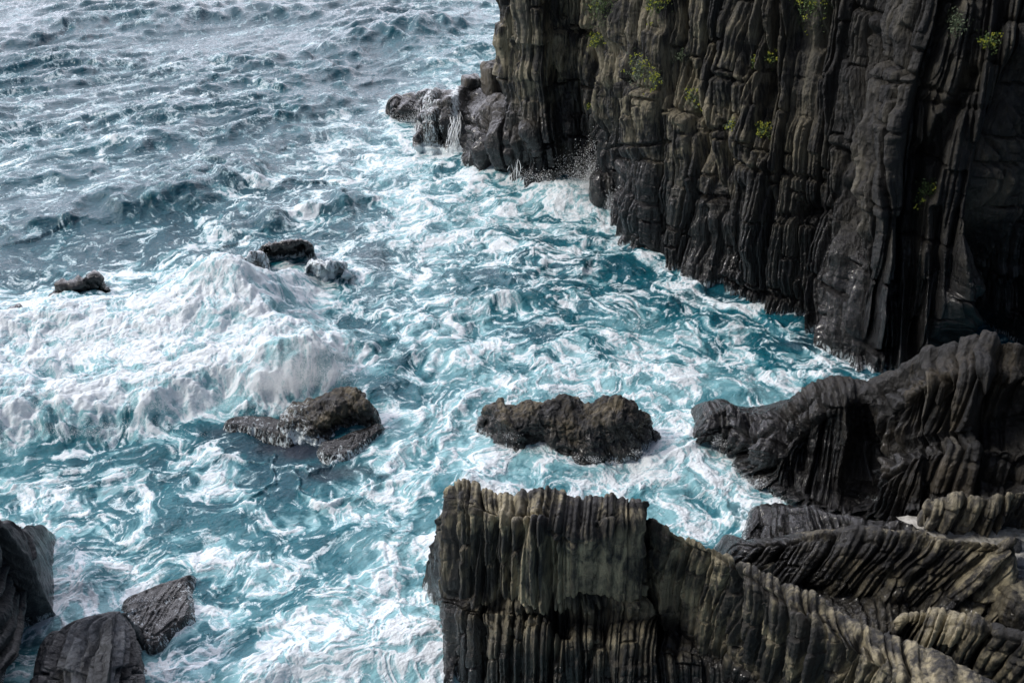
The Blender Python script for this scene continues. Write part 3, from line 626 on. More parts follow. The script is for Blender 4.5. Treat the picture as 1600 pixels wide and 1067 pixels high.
block_carve = carver([([(716, 800), (712, 860), (716, 930)], 4, -.35), ([(742, 815), (740, 930)], 3, -.3), ([(775, 812), (768, 870), (778, 940)], 5, -.4), ([(798, 830), (792, 890), (800, 930)], 3, -.35),
    ([(828, 812), (812, 860), (808, 930)], 5, -.35), ([(868, 935), (868, 880), (872, 840)], 3, -.4),
    ([(712, 932), (740, 948), (775, 952), (800, 930), (830, 938), (862, 950)], 6, -.45), ([(750, 937), (758, 944)], 9, .45), ([(800, 958), (806, 962)], 8, .35), ([(798, 975), (800, 985)], 8, .25), ([(868, 938), (930, 944), (1000, 930)], 4, -.35), ([(830, 950), (870, 968), (880, 985)], 12, -.6), ([(770, 955), (790, 962)], 8, .3), ([(828, 948), (846, 962)], 10, .35),
    ([(876, 970), (868, 1030)], 4, -.35), ([(800, 985), (790, 1060)], 4, -.3), ([(935, 1000), (920, 1060)], 4, -.3), ([(756, 980), (748, 1060)], 4, -.3), ([(1014, 800), (1014, 860), (1012, 920), (1030, 965)], 7, -1.1)],
    jit=5, jl=.9, smooth=[(888, 1000, 830, 935, 10, .1)])
sheet('rock_block', G, .017, M_fore, 'massive foreground block of draped upright beds, its front split by a dark horizontal crack', 'rock', amp=1.0, L=0.4, seed=131, n=(.98, -.12, .02), rough=.05, macro=0.14, brk=1.7, bend=.16, extra=block_carve,
      tint=lambda S, U, V: ss(1.0, 5.2, S[..., 2]) * .8 + .4)

# --- lower left cliff and block
G = net([
    [(-300, 700, 9.), (-280, 800, 7), (-260, 900, 5), (-250, 1000, 3), (-240, 1150, 0), (-240, 1200, -1)],
    [(-120, 740, 7.5), (-110, 830, 6.2), (-100, 920, 4.6), (-95, 1010, 2.8), (-90, 1150, 0), (-90, 1200, -1)],
    [(-30, 790, 6.0), (-30, 860, 5.2), (-30, 940, 3.9), (-28, 1020, 2.4), (-25, 1150, 0), (-25, 1200, -1)],
    [(-20, 812, 5.2), (-14, 870, 4.5), (-8, 940, 3.3), (-8, 1010, 2.0), (-12, 1110, .2), (-12, 1160, -1)],
    [(6, 822, 4.0), (18, 870, 3.4), (22, 920, 2.6), (20, 980, 1.6), (12, 1050, .4), (12, 1100, -1)],
    [(24, 822, 2.6), (28, 850, 2.3), (32, 895, 1.7), (34, 945, .9), (26, 1000, .1), (22, 1060, -1)],
    [(40, 834, 1.4), (38, 855, 1.0), (42, 893, .6), (46, 933, .3), (34, 975, -.3), (30, 1000, -1.2)],
], back=2.4, right=(.15, .1))
sheet('slate_cliff', G, .018, M_slate, 'steep blue-grey slate crag with slanting cracks in the lower left corner', 'rock', amp=1.0, L=.30, seed=141, prot=0.3, roundn=0.03, depth=.36, crack=.035, n=(.9, .1, .38), rough=.05, macro=.15, brk=1.6, tilt=-.45, bend=0.12)
G = net([
    [(66, 1010, .4), (62, 1030, .4), (58, 1060, .3), (54, 1100, -.2), (54, 1130, -1.2)],
    [(84, 996, 1.0), (80, 1022, 1.1), (78, 1060, 1.0), (74, 1110, .6), (74, 1150, -1)],
    [(120, 974, 1.9), (118, 1010, 2.0), (112, 1060, 1.9), (108, 1120, 1.5), (108, 1200, -1)],
    [(160, 960, 2.4), (160, 1000, 2.5), (154, 1060, 2.3), (150, 1130, 1.9), (150, 1220, -1)],
    [(180, 957, 2.5), (180, 985, 2.6), (172, 1060, 2.4), (168, 1130, 2.), (168, 1220, -1)],
    [(192, 968, 1.9), (198, 1000, 1.7), (198, 1060, 1.3), (196, 1120, .9), (196, 1200, -1)],
    [(206, 998, .6), (216, 1022, .4), (220, 1060, .2), (222, 1110, .1), (222, 1180, -1)],
], back=1.6, left=(-.3, 0), right=(.3, 0))
sheet('slate_block', G, .015, M_slate, 'blue-grey layered slate block with a sharp edge at the bottom left beside the crag', 'rock', amp=1.0, L=.30, seed=151, prot=0.3, roundn=0.03, depth=0.42, crack=.035, n=(-.16, -.22, .96), rough=0.03, macro=0.02, brk=2.5, tilt=.35, bend=0.05)
dome('low_rock', [(192, 950), (215, 935), (245, 922), (275, 914), (298, 912)], [(206, 992), (226, 1004), (246, 1004), (268, 986), (294, 968)], [-.05, .12, .15, .12, -.05],
     'purple-black low rock half covered by foam right behind the slate block', M_wet, .02, back=.8, amp=0.3, L=0.4, seed=161, wash=-0.05, rough=0.05, brk=1.)
#@@ENDROCKS

# ------------------------------------------------------------------ the sea
FOAM_GLARE = """
2222222332112334450000000000000000
22223322222112455000000000000000
33344444422135550000000000000000
44444444423465566000000000000000
55555544436787665555000000000000
55554444446788888880000000000000
33332222334676788888000000000000
23322233234666787543000000000000
22356666886565444333330000000000
66578889897456553345544333300000
88887888998465553556554444550000
98867999999345555566685566777000
88888899986245666676774665000000
77765321111355678887878657500000
44324442111355687787767754400000
56554345323455488876657444000000
66555444434555577777665440000000
66655544445664455555554000000000
67776654556674445555550000000000
77764455667888755555550000000000
66644556898888855555550000000000
66644578998888855555550000000000
"""
AER = """
1111111111111222220000000000000000
11111111111122333300000000000000
11111111121123444000000000000000
11111111222234555550000000000000
22222111122455555550000000000000
22211111223455555550000000000000
11121222223456655555000000000000
11111112223345554443300000000000
12334555663344433333333200000000
45556776776445554444434433220000
66657777787556654466754433220000
77777777787456776677776544333300
77777788886456777777777766554400
66665432334566777777777776655000
54334432223556777777777766655000
55554444445666777777766666655000
66555455555666677777766666600000
66655555556766677777000000000000
77665555556776666777700000000000
66655555566777755555550000000000
55544556777777755555550000000000
55544557777777755555550000000000
"""
def dgrid(txt):
    rows = [l for l in txt.split('\n') if l]
    return np.array([[int(ch) for ch in (l + '0' * 32)[:32]] for l in rows], float) / 9.
def bilin(A, px, py):
    x = np.clip((px - 25) / 50., 0, A.shape[1] - 1.001); y = np.clip((py - 25) / 50., 0, A.shape[0] - 1.001)
    xi = x.astype(int); yi = y.astype(int); fx = x - xi; fy = y - yi
    fx = fx * fx * (3 - 2 * fx); fy = fy * fy * (3 - 2 * fy)
    return ((A[yi, xi] * (1 - fx) + A[yi, xi + 1] * fx) * (1 - fy) + (A[yi + 1, xi] * (1 - fx) + A[yi + 1, xi + 1] * fx) * fy).astype(F32)

gx = np.concatenate([np.linspace(-7000, -900, 60)[:-1], np.linspace(-900, -60, 120)[:-1], np.linspace(-60, 1420, 1150)[:-1], np.linspace(1420, 2600, 110)[:-1], np.linspace(2600, 9000, 50)])
gy = np.concatenate([-456 + np.geomspace(2.0, 420, 150)[:-1], np.linspace(-36, 1090, 1060)[:-1], np.linspace(1090, 1500, 60)[:-1], np.linspace(1500, 3200, 40)])
PX, PY = np.meshgrid(gx.astype(F32), gy.astype(F32))
W = Wz(PX, PY, 0.)
X = W[..., 0].astype(F32); Y = W[..., 1].astype(F32)
def to_px(X, Y, Z=0.):            # where a plan position lies in the photograph's plan of the cove
    d = Y * cp - (Z - H) * sp; u = Y * sp + (Z - H) * cp
    return 800 + FPX * X / d, 533.5 - FPX * u / d
def poly_d(pts, z=0.):            # signed distance (m) to a polyline given in pixels, + = seaward side, and parameter 0..1
    P = np.array([Wz(x, y, z)[:2] for x, y in pts]).astype(F32)
    best = np.full(X.shape, 1e9, F32); sgn = np.zeros(X.shape, F32); par = np.zeros(X.shape, F32)
    for i in range(len(P) - 1):
        a, b = P[i], P[i + 1]; e = b - a; L2 = float(e @ e)
        t = np.clip(((X - a[0]) * e[0] + (Y - a[1]) * e[1]) / L2, 0, 1)
        dx = X - a[0] - t * e[0]; dy = Y - a[1] - t * e[1]
        d = dx * dx + dy * dy; m = d < best
        best = np.where(m, d, best); sgn = np.where(m, np.sign(e[0] * dy - e[1] * dx), sgn); par = np.where(m, (i + t) / (len(P) - 1), par)
    return np.sqrt(best), sgn, par
# slow wobble so that no hand-placed line is straight
wx = 1.1 * fbm(X * .16, Y * .16, 3, 1); wy = 1.1 * fbm(X * .16 + 40, Y * .16, 3, 2)
fine = .3 * fbm(X * .8, Y * .8, 3, 4)
X0, Y0 = X, Y
X = X0 + wx * .6 + fine; Y = Y0 + wy * .6 + .3 * fbm(X0 * .8 + 9, Y0 * .8, 3, 5)
PXw, PYw = to_px(X0 + wx * 1.2, Y0 + wy * 1.2)
dens = bilin(dgrid(FOAM_GLARE), PXw, PYw); aer = bilin(dgrid(AER), PXw, PYw)  # foam coverage; its offshore digits also paint soft glare as white
open_sea = ss(0, 1, (430 - PY - (PX - 100) * .35) / 160.)            # 1 offshore, 0 in the cove
hgt = np.zeros(X.shape, F32)
swells = [  # crest polyline (px), height, front width, back width
    ([(-60, 96), (0, 84), (50, 69), (78, 70)], .9, 1.6, 5), ([(110, 58), (140, 46), (172, 45)], .6, 1.3, 4),
    ([(200, 60), (270, 48), (330, 33), (415, 23), (500, 32)], 1.0, 1.8, 5), ([(496, 8), (560, 10), (620, 4)], .8, 1.6, 5),
    ([(531, 106), (577, 77), (673, 61), (712, 40)], 1.1, 1.6, 5), ([(380, 122), (455, 102), (480, 98)], .8, 1.3, 4),
    ([(425, 160), (470, 140), (545, 118)], 1.0, 1.6, 3), ([(150, 346), (253, 322), (298, 304), (354, 291), (440, 288)], 1.25, 1.4, 3.5),
    ([(395, 364), (480, 326), (545, 318)], .8, 1.0, 3), ([(150, 116), (166, 109), (220, 112)], .6, .7, 2), ([(81, 150), (131, 131)], .5, .7, 2.5),
    ([(100, 220), (125, 212), (152, 210)], .5, .7, 2.), ([(344, 275), (430, 243)], .6, .8, 2), ([(0, 372), (60, 350), (130, 352)], .5, .9, 2.5),
    ([(420, 205), (520, 170), (560, 140)], .6, .9, 2.5), ([(180, 255), (260, 235), (330, 228)], .5, .8, 2.5), ([(0, 300), (80, 285), (140, 290)], .45, .8, 2.5),
    ([(780, 440), (860, 415), (940, 420)], .5, 1., 2), ([(700, 500), (760, 470), (860, 460)], .35, .8, 1.6), ([(590, 600), (640, 540), (700, 500)], .4, .7, 1.4)]
for pts, a, fw, bw in swells:
    d, s, t = poly_d(pts)
    w = np.where(s > 0, bw, fw * .8); taper = ss(0, .12, t) * ss(0, .12, 1 - t) * .7 + .3
    prof = np.exp(-(d / w) ** 1.5)
    hgt += a * prof * taper * (.8 + .35 * pn(X0 * .7, Y0 * .7, 9))
    dens -= .28 * np.exp(-(d / (fw * 1.1)) ** 2) * (s < 0) * open_sea
ca, sa = math.cos(R(33)), math.sin(R(33))
bendn = .6 * fbm(X0 * .05, Y0 * .05, 2, 77)
A_ = (X0 * ca + Y0 * sa); C_ = (-X0 * sa + Y0 * ca) + 3. * bendn
far = 1 / (1 + (Y0 / 160.) ** 2)
def chop(l, asp, s, p=1.6): return (1 - np.abs(pn(A_ / (l * asp) + .25 * pn(A_ / l, C_ / l, s + 3), C_ / l + .3 * pn(A_ / l * .5, C_ / l * .5, s + 4), s))) ** p
hs = .50 * chop(7., 3., 201) + .46 * chop(2.9, 3., 205) + .24 * chop(1.25, 2.8, 209) + .06 * chop(.45, 2., 213)
hgt += hs * (.2 + .8 * open_sea) * (.55 + .9 * ss(-.5, .6, pn(X0 * .06, Y0 * .06, 31)))
hgt += (1 - open_sea) * (.26 * fbm(X / 2.8, Y / 2.8, 3, 41, .4) + .07 * ridged(X / 1.1, Y / 1.1, 3, 45))
# the broken wave rolling over the reef: a raised turbulent mass with an edge towards the cove
front = [(-200, 712), (-60, 704), (40, 694), (110, 702), (180, 680), (250, 676), (310, 650), (345, 636), (400, 650), (440, 636), (475, 612), (520, 590), (570, 560), (640, 520)]
d, s, t = poly_d(front)
inner = np.where(s > 0, d, -d)
sea_side = ss(0, 1, (PYw - 395 + (PXw - 250) * -.02) / 70.)
mass = ss(-.5, 2.0, inner + .5 * fbm(X0 * .9, Y0 * .9, 3, 88)) * (1 - ss(7, 15, inner)) * (1 - ss(.86, 1., t))
hgt += mass * 1.35
def bump_at(px, py, rx, ry, a, rot=0.):
    global hgt
    c = Wz(px, py, 0)[:2]; u = X - c[0]; v = Y - c[1]; cr, sr = math.cos(rot), math.sin(rot)
    hgt += (a * np.exp(-(((u * cr + v * sr) / rx) ** 2 + ((-u * sr + v * cr) / ry) ** 2))).astype(F32)
bump_at(385, 488, 2.3, 1.7, 2.0, .5); bump_at(430, 450, 1.6, 1.5, .7); bump_at(300, 520, 3.5, 1.8, .5)
bump_at(150, 500, 3.0, 1.8, .6); bump_at(478, 596, 1.5, 1.0, 1.3); bump_at(400, 590, 1.8, 1.1, .6); bump_at(60, 540, 3.0, 1.5, .5)
bump_at(60, 600, 3, 1.2, -.3); bump_at(100, 605, 1.3, .6, -.5); bump_at(560, 500, 2.2, 1.2, -.5, .6)
bump_at(720, 545, 2, 1, .3); bump_at(450, 1045, 2.2, .9, .7); bump_at(600, 1010, 1.8, 1., .7); bump_at(850, 720, 2.5, .8, .3); bump_at(1130, 620, 1.2, 1.0, .35)
bump_at(740, 770, 1.3, .8, .5); bump_at(150, 890, 1.0, .8, .4); bump_at(900, 300, 2.2, 2.2, .9); bump_at(820, 270, 2.5, 2, .6); bump_at(720, 250, 3, 2, .3)
# foam streams (thin raised lines of foam)
streams = [([(545, 1000), (575, 900), (640, 800), (690, 720), (700, 650), (735, 600)], .35, .30), ([(560, 780), (620, 720), (665, 660), (640, 590), (690, 530), (760, 500)], .3, .3),
    ([(560, 560), (640, 500), (720, 470), (800, 465)], .35, .3), ([(350, 720), (420, 712), (500, 722), (545, 705), (598, 680)], .10, .45), ([(480, 722), (476, 750), (520, 780), (600, 760), (640, 745)], .12, .45),
    ([(430, 705), (440, 740), (400, 770), (330, 745)], .10, .4), ([(900, 745), (1000, 740), (1070, 690), (1080, 650)], .25, .3), ([(1000, 770), (1080, 740), (1130, 760), (1160, 800)], .22, .3),
    ([(960, 770), (1050, 720), (1090, 700)], .2, .3), ([(850, 400), (960, 350)], .5, .3), ([(230, 1050), (330, 1000), (420, 960), (520, 940)], .3, .25), ([(300, 1060), (420, 1000), (560, 960), (680, 970)], .5, .3),
    ([(240, 940), (330, 900), (420, 880)], .3, .3), ([(0, 745), (90, 760), (200, 740), (300, 745)], .25, .25), ([(780, 610), (860, 570), (1000, 560), (1100, 575)], .3, .25), ([(1060, 600), (1120, 570), (1200, 590), (1330, 580)], .3, .3),
    ([(960, 350), (1000, 410), (1080, 445), (1200, 500), (1290, 560)], .25, .3), ([(540, 1030), (560, 900), (600, 830), (690, 760)], .25, .2)]
stream = np.zeros(X.shape, F32)
for pts, w, a in streams:
    d, s, t = poly_d(pts); g = np.exp(-(d / w) ** 2); dens += a * g; stream = np.maximum(stream, g)
hgt += .12 * stream
WATERLINES = [[(838, 290), (885, 296), (925, 308), (962, 348), (1002, 402), (1060, 432), (1130, 466), (1200, 492), (1268, 520), (1312, 572), (1372, 582)],
    [(754, 655), (768, 640), (800, 640), (860, 640), (930, 640), (1000, 650), (1022, 684)], [(756, 662), (790, 698), (830, 702), (888, 719), (958, 712), (1022, 684)],
    [(612, 180), (650, 228), (697, 228), (748, 268), (836, 272)], [(1180, 642), (1240, 632), (1370, 600)], [(1094, 696), (1140, 708), (1168, 740), (1200, 770), (1170, 850)],
    [(668, 850), (690, 930), (700, 1067)], [(82, 830), (88, 933), (74, 990)], [(75, 1027), (134, 968), (190, 960), (222, 1022)], [(192, 1000), (250, 1006), (300, 965), (290, 915), (200, 945)]]
dens = np.clip(dens, .0, .97)
for pts in WATERLINES:
    d, s, t = poly_d(pts); dens = dens + .50 * np.exp(-(d / .6) ** 2) * (.6 + .8 * pn(X0 / 1.2, Y0 / 1.2, 66))
dens = np.clip(np.maximum(dens, 1.2 * mass * ss(-.2, .8, inner)), 0, 1.25)
# hollows in the broken mass where darker water shows
for (px, py, rx, ry, a) in [(100, 605, 1.6, .5, .75), (560, 500, 2.0, .9, .65), (200, 470, 1.5, 1., .2), (610, 600, .8, 1.0, .3), (230, 462, 1.2, .8, .3), (1120, 625, .9, .5, .45)]:
    c = Wz(px, py, 0)[:2]; g = np.exp(-(((X - c[0]) / rx) ** 2 + ((Y - c[1]) / ry) ** 2)); dens = dens - a * g; aer = aer - .35 * a * g
aer = np.clip(np.maximum(aer, mass * .8), 0, 1)
hgt += mass * (.42 * billow(X / 1.7, Y / 1.7, 4, 301, .45) + .06 * billow(X0 / .3, Y0 / .3, 2, 307) - .2)
# foam pattern : flow-warped filaments + lace + clouds, equalised so that density = coverage
q1 = fbm(X0 / 2.6, Y0 / 2.6, 3, 501); q2 = fbm(X0 / 2.6 + 31, Y0 / 2.6, 3, 505)
ux = X0 + .9 * q1; uy = Y0 + .9 * q2
r1 = fbm(ux / .9, uy / .9, 3, 511); r2 = fbm(ux / .9 + 31, uy / .9, 3, 515)
vx = ux + .14 * r1; vy = uy + .14 * r2
fil = .5 * ridged(vx / 1.5, vy / 1.5, 6, 521, .8, 1.6) + .35 * ridged(X0 / .8 + q1, Y0 / .8 + q2, 5, 571, .75, 1.5) + .15 * fbm(X0 / .35, Y0 / .35, 3, 581, .7)
fil_o = ridged(A_ / 3.4 + .5 * q1, C_ / 1.2 + .5 * q2, 5, 541, .62, 2.)
fil = fil * (1 - open_sea) + fil_o * open_sea
w1, _ = worley(vx / 1.5, vy / 1.5, 601); w2, _ = worley(vx / .55 + 7, vy / .55, 602)
lace = np.maximum(1 - ss(0, .32, w1), .75 * (1 - ss(0, .34, w2)))
cloud = fbm(ux / 1.6, uy / 1.6, 5, 531, .6) * .5 + .5
GUIDE = [(600, 850, 60, -100), (690, 650, 15, -100), (620, 700, 70, -90), (640, 540, 80, -50), (760, 470, 100, -20), (560, 470, 100, -50), (880, 420, 100, 10), (1000, 450, 100, 40), (1150, 520, 100, 35),
    (950, 570, 100, 15), (1080, 620, 60, 50), (1100, 720, 60, 70), (950, 760, 100, -20), (850, 740, 100, -15), (300, 760, 100, 10), (150, 780, 100, -15), (400, 860, 100, 35), (250, 980, 100, -50), (450, 1000, 100, -40),
    (650, 990, 100, 10), (750, 300, 100, -25), (600, 280, 80, -60), (850, 330, 100, 0), (480, 380, 100, -35), (720, 540, 60, -70), (200, 600, 100, -30), (400, 560, 80, -60), (100, 900, 80, -70), (1180, 800, 50, 40)]
gp = np.array([Wz(a, b)[:2] for a, b, c_, d_ in GUIDE]); gd = np.array([Wz(a + c_ * .2, b + d_ * .2)[:2] for a, b, c_, d_ in GUIDE]) - gp; gd /= np.linalg.norm(gd, axis=1)[:, None]
cx_, cy_ = np.linspace(-40, 40, 161), np.linspace(15, 130, 231); CX, CY = np.meshgrid(cx_, cy_)
ww = 1 / (((CX[..., None] - gp[:, 0]) ** 2 + (CY[..., None] - gp[:, 1]) ** 2) + 1.5) ** 1.5
FX = (ww * gd[:, 0]).sum(-1) / ww.sum(-1) + .25 * fbm(CX / 4, CY / 4, 2, 811); FY = (ww * gd[:, 1]).sum(-1) / ww.sum(-1) + .25 * fbm(CX / 4, CY / 4, 2, 815)
nn = np.hypot(FX, FY) + 1e-6; FX /= nn; FY /= nn
def flow(x, y):
    a = np.clip((x + 40) / .5, 0, 159.99).astype(np.int32); b = np.clip((y - 15) / .5, 0, 229.99).astype(np.int32)
    return FX[b, a].astype(F32), FY[b, a].astype(F32)
streak = np.zeros(X0.shape, F32)
for sg in (1, -1):
    lx, ly = ux.astype(F32), uy.astype(F32)
    for k_ in range(9):
        streak += pn(lx / .40, ly / .40, 821) + .6 * pn(lx / .17, ly / .17, 822)
        fx, fy = flow(lx, ly); lx = lx + sg * .32 * fx; ly = ly + sg * .32 * fy
streak = rank01(streak)
dm = dens * .93 - .03 + (.42 * fbm(ux / 3.6, uy / 3.6, 3, 551, .6) * (1 - open_sea) + .18 * fbm(A_ / 9., C_ / 3., 3, 555) * open_sea) * ss(0, .4, dens) * (1 - .85 * mass)
cloudr = rank01(cloud + .25 * fil)
sheet_ = ss(-.20, .24, cloudr - (1 - dm))
def line(x, y, s_, w): return 1 - ss(0, w, np.abs(pn(x, y, s_)))
brkn = ss(-.35, .25, fbm(X0 / .7, Y0 / .7, 3, 561))
lace = np.maximum.reduce([1 - ss(.0, .15, w1), (1 - ss(.0, .22, w2)) * .8, line(vx / 1.9, vy / 1.9, 571, .09), .9 * line(vx / .9 + 3, vy / .9, 572, .13), .8 * line(vx / .42, vy / .42 + 5, 573, .2)])
lace_o = np.maximum(line(A_ / 3.2 + .6 * q1, C_ / .9 + .6 * q2, 575, .12), .8 * line(A_ / 1.4 + .4 * q1, C_ / .4 + .6 * q2, 576, .16))
lace = lace * (1 - open_sea) + lace_o * open_sea
solid = ss(.08, .62, cloudr - (1 - dm)) * (1 - .5 * open_sea)
foam = -.45 + .10 * open_sea + (.30 - .06 * open_sea) * sheet_ + .36 * solid + .42 * lace * (.25 + .75 * brkn) * ss(.02, .40, dm) + .16 * (rank01(fil) - .5) + .60 * (streak - .5) * (1 - open_sea) + .2 * (rank01(fil) - .5) * open_sea
foam = foam - (.30 * ss(.12, .5, w2) + .16 * ss(.2, .6, w1)) * (1 - .75 * mass) * (1 - .7 * open_sea) + .12 * (1 - open_sea)
aer = np.clip(aer + (.45 * sheet_ - .16 + .16 * fbm(ux / 1.8, uy / 1.8, 3, 577)) * (1 - .6 * open_sea), 0, 1)
shoal = np.zeros(X.shape, F32)
for (px, py, rx, ry, a) in [(470, 690, 2.4, .75, .95), (545, 720, 1.5, .7, .8), (400, 672, 1.5, .6, .9), (600, 735, .9, .5, .5), (240, 985, .9, .5, .6), (200, 940, 1., .5, .3), (1180, 790, .8, .8, .5), (600, 560, .8, .9, .3), (130, 460, 2., 1., .5), (340, 430, 2.5, 1.5, .35), (600, 400, 2, 1.5, .3), (1260, 530, 2., .8, .5), (1120, 460, 2., .8, .4), (40, 985, .7, 1, .5)]:
    c = Wz(px, py, 0)[:2]; g = np.exp(-(((X - c[0]) / rx) ** 2 + ((Y - c[1]) / ry) ** 2) ** 1.5); shoal = np.maximum(shoal, a * g)
foam = foam - .25 * shoal * (PYw > 600)
# foam stands up a little
fm = ss(-.05, .3, foam)
hgt += fm * (.015 + .02 * (1 - open_sea)) * (.3 + 1.3 * billow(vx / .6, vy / .6, 4, 701, .6)) 
edge = ss(600, 900, np.abs(PX - 800)) * 0
S = np.stack([X0, Y0, hgt - .35], -1)
water = grid_mesh('sea_water', S, M_water, {'foam': foam, 'aer': aer, 'shoal': shoal, 'open': open_sea, 'flow_x': ux * (1 - .6 * open_sea), 'flow_y': uy}, flip=True)
tag(water, 'turquoise sea churned white between the rocks, rougher and silvery offshore', 'water', kind='structure')

# ------------------------------------------------------------------ spray
def droplets(name, clouds, label, size=(.004, .011), mat=None):
    """clouds: (centre xyz, radii xyz, n, upward bias)"""
    V = []
    for c, r, n, up in clouds:
        p = rng.normal(size=(n, 3)) * .5
        clump = rng.normal(size=(max(4, n // 120), 3)) * .55
        p = p * .35 + clump[rng.integers(0, len(clump), n)]
        p[:, 2] = np.abs(p[:, 2]) ** up
        V.append(p * r + c)
    C = np.concatenate(V); n = len(C)
    s = rng.uniform(size[0], size[1], n) * rng.uniform(.4, 1.2, n)
    o = np.array([[1, 0, 0], [-1, 0, 0], [0, 1, 0], [0, -1, 0], [0, 0, 1], [0, 0, -1]], float)
    Vv = C[:, None] + o[None] * s[:, None, None] * rng.uniform(.6, 1.5, (n, 6, 1))
    f = np.array([[0, 2, 4], [2, 1, 4], [1, 3, 4], [3, 0, 4], [2, 0, 5], [1, 2, 5], [3, 1, 5], [0, 3, 5]])
    Fc = (f[None] + 6 * np.arange(n)[:, None, None]).reshape(-1, 3)
    o = poly_mesh(name, Vv.reshape(-1, 3), Fc, mat or M_spray, smooth=True)
    return tag(o, label, 'spray', kind='stuff')
w = lambda px, py, z=0.: Wz(px, py, z)
droplets('wave_spray', [(w(480, 590, .9), (1.8, .9, 1.5), 27000, 1.2), (w(440, 606, .8), (1.5, .5, .9), 14000, 1.2), (w(385, 420, 2.4), (1.4, 1.2, .9), 2500, 1.2),
    (w(300, 640, .8), (2.6, .5, .5), 6000, 1.1), (w(150, 676, .8), (3.0, .4, .4), 5000, 1.1), (w(20, 640, .9), (2., .5, .5), 3000, 1.1), (w(530, 570, .6), (1., .8, .8), 2500, 1.2)],
    'fine white spray thrown up along the front of the breaking wave at the left')
droplets('cliff_spray', [(w(925, 290, .6), (1.3, 1., 2.4), 6000, 1.3), (w(860, 285, .3), (2., .8, 1.3), 2500, 1.2), (w(955, 330, .3), (.6, .5, 1.2), 900, 1.2), (w(650, 190, .2), (1.5, .8, 1.), 1500, 1.2)],
    'scattered white droplets bursting up the dark foot of the cliff', (.007, .022))
droplets('rock_spray', [(w(840, 705, .1), (1.2, .3, .4), 1500, 1.2), (w(940, 720, .1), (.8, .3, .4), 1000, 1.2), (w(1165, 760, .1), (.8, .6, .4), 1500, 1.2), (w(1130, 700, .1), (.5, .5, .5), 700, 1.2), (w(650, 1000, .2), (1.2, .5, .4), 1500, 1.2),
    (w(240, 930, .0), (1.2, .4, .2), 500, 1.2)], 'small splashes around the rocks inside the cove', (.005, .013))
def mist(name, c, r, dens_, label, seed=0):
    th = np.linspace(0, np.pi, 13); ph = np.linspace(0, 2 * np.pi, 25); T, Pp = np.meshgrid(th, ph, indexing='ij')
    V = np.stack([np.sin(T) * np.cos(Pp), np.sin(T) * np.sin(Pp), np.cos(T)], -1) * r
    m = bpy.data.materials.new(name); m.use_nodes = True; t = m.node_tree; t.nodes.clear()
    o_ = t.nodes.new('ShaderNodeOutputMaterial'); v = t.nodes.new('ShaderNodeVolumePrincipled'); t.links.new(v.outputs[0], o_.inputs['Volume'])
    v.inputs['Color'].default_value = (.97, .98, .99, 1); v.inputs['Anisotropy'].default_value = .2
    tc = t.nodes.new('ShaderNodeTexCoord'); mp = t.nodes.new('ShaderNodeMapping'); t.links.new(tc.outputs['Object'], mp.inputs[0]); mp.inputs['Scale'].default_value = tuple(1 / q for q in r)
    ln = t.nodes.new('ShaderNodeVectorMath'); ln.operation = 'LENGTH'; t.links.new(mp.outputs[0], ln.inputs[0])
    nz = t.nodes.new('ShaderNodeTexNoise'); nz.inputs['Scale'].default_value = 1.5; nz.inputs['Detail'].default_value = 5; nz.inputs['Roughness'].default_value = .6
    mo = t.nodes.new('ShaderNodeMapping'); t.links.new(tc.outputs['Object'], mo.inputs[0]); mo.inputs['Location'].default_value = (seed, seed, seed); t.links.new(mo.outputs[0], nz.inputs[0])
    a1 = t.nodes.new('ShaderNodeMath'); a1.operation = 'SUBTRACT'; a1.inputs[0].default_value = 1.0; t.links.new(ln.outputs['Value'], a1.inputs[1])
    a2 = t.nodes.new('ShaderNodeMath'); a2.operation = 'MULTIPLY_ADD'; t.links.new(nz.outputs['Fac'], a2.inputs[0]); a2.inputs[1].default_value = 2.2; a2.inputs[2].default_value = -1.25
    a3 = t.nodes.new('ShaderNodeMath'); a3.operation = 'ADD'; t.links.new(a1.outputs[0], a3.inputs[0]); t.links.new(a2.outputs[0], a3.inputs[1])
    a4 = t.nodes.new('ShaderNodeMapRange'); t.links.new(a3.outputs[0], a4.inputs[0]); a4.inputs[1].default_value = .05; a4.inputs[2].default_value = .8; a4.inputs[4].default_value = dens_
    t.links.new(a4.outputs[0], v.inputs['Density'])
    o = grid_mesh(name, V, m); o.location = c
    return tag(o, label, 'spray', kind='stuff')
mist('wave_mist', w(478, 600, .9), (2.2, 1.2, 2.0), 20.0, 'soft plume of white mist over the breaking wave beside the dark brown rock', 1)
mist('cliff_mist', w(915, 300, .3), (2.2, 1.4, 1.6), 1.5, 'pale mist where the sea bursts against the foot of the cliff', 9)
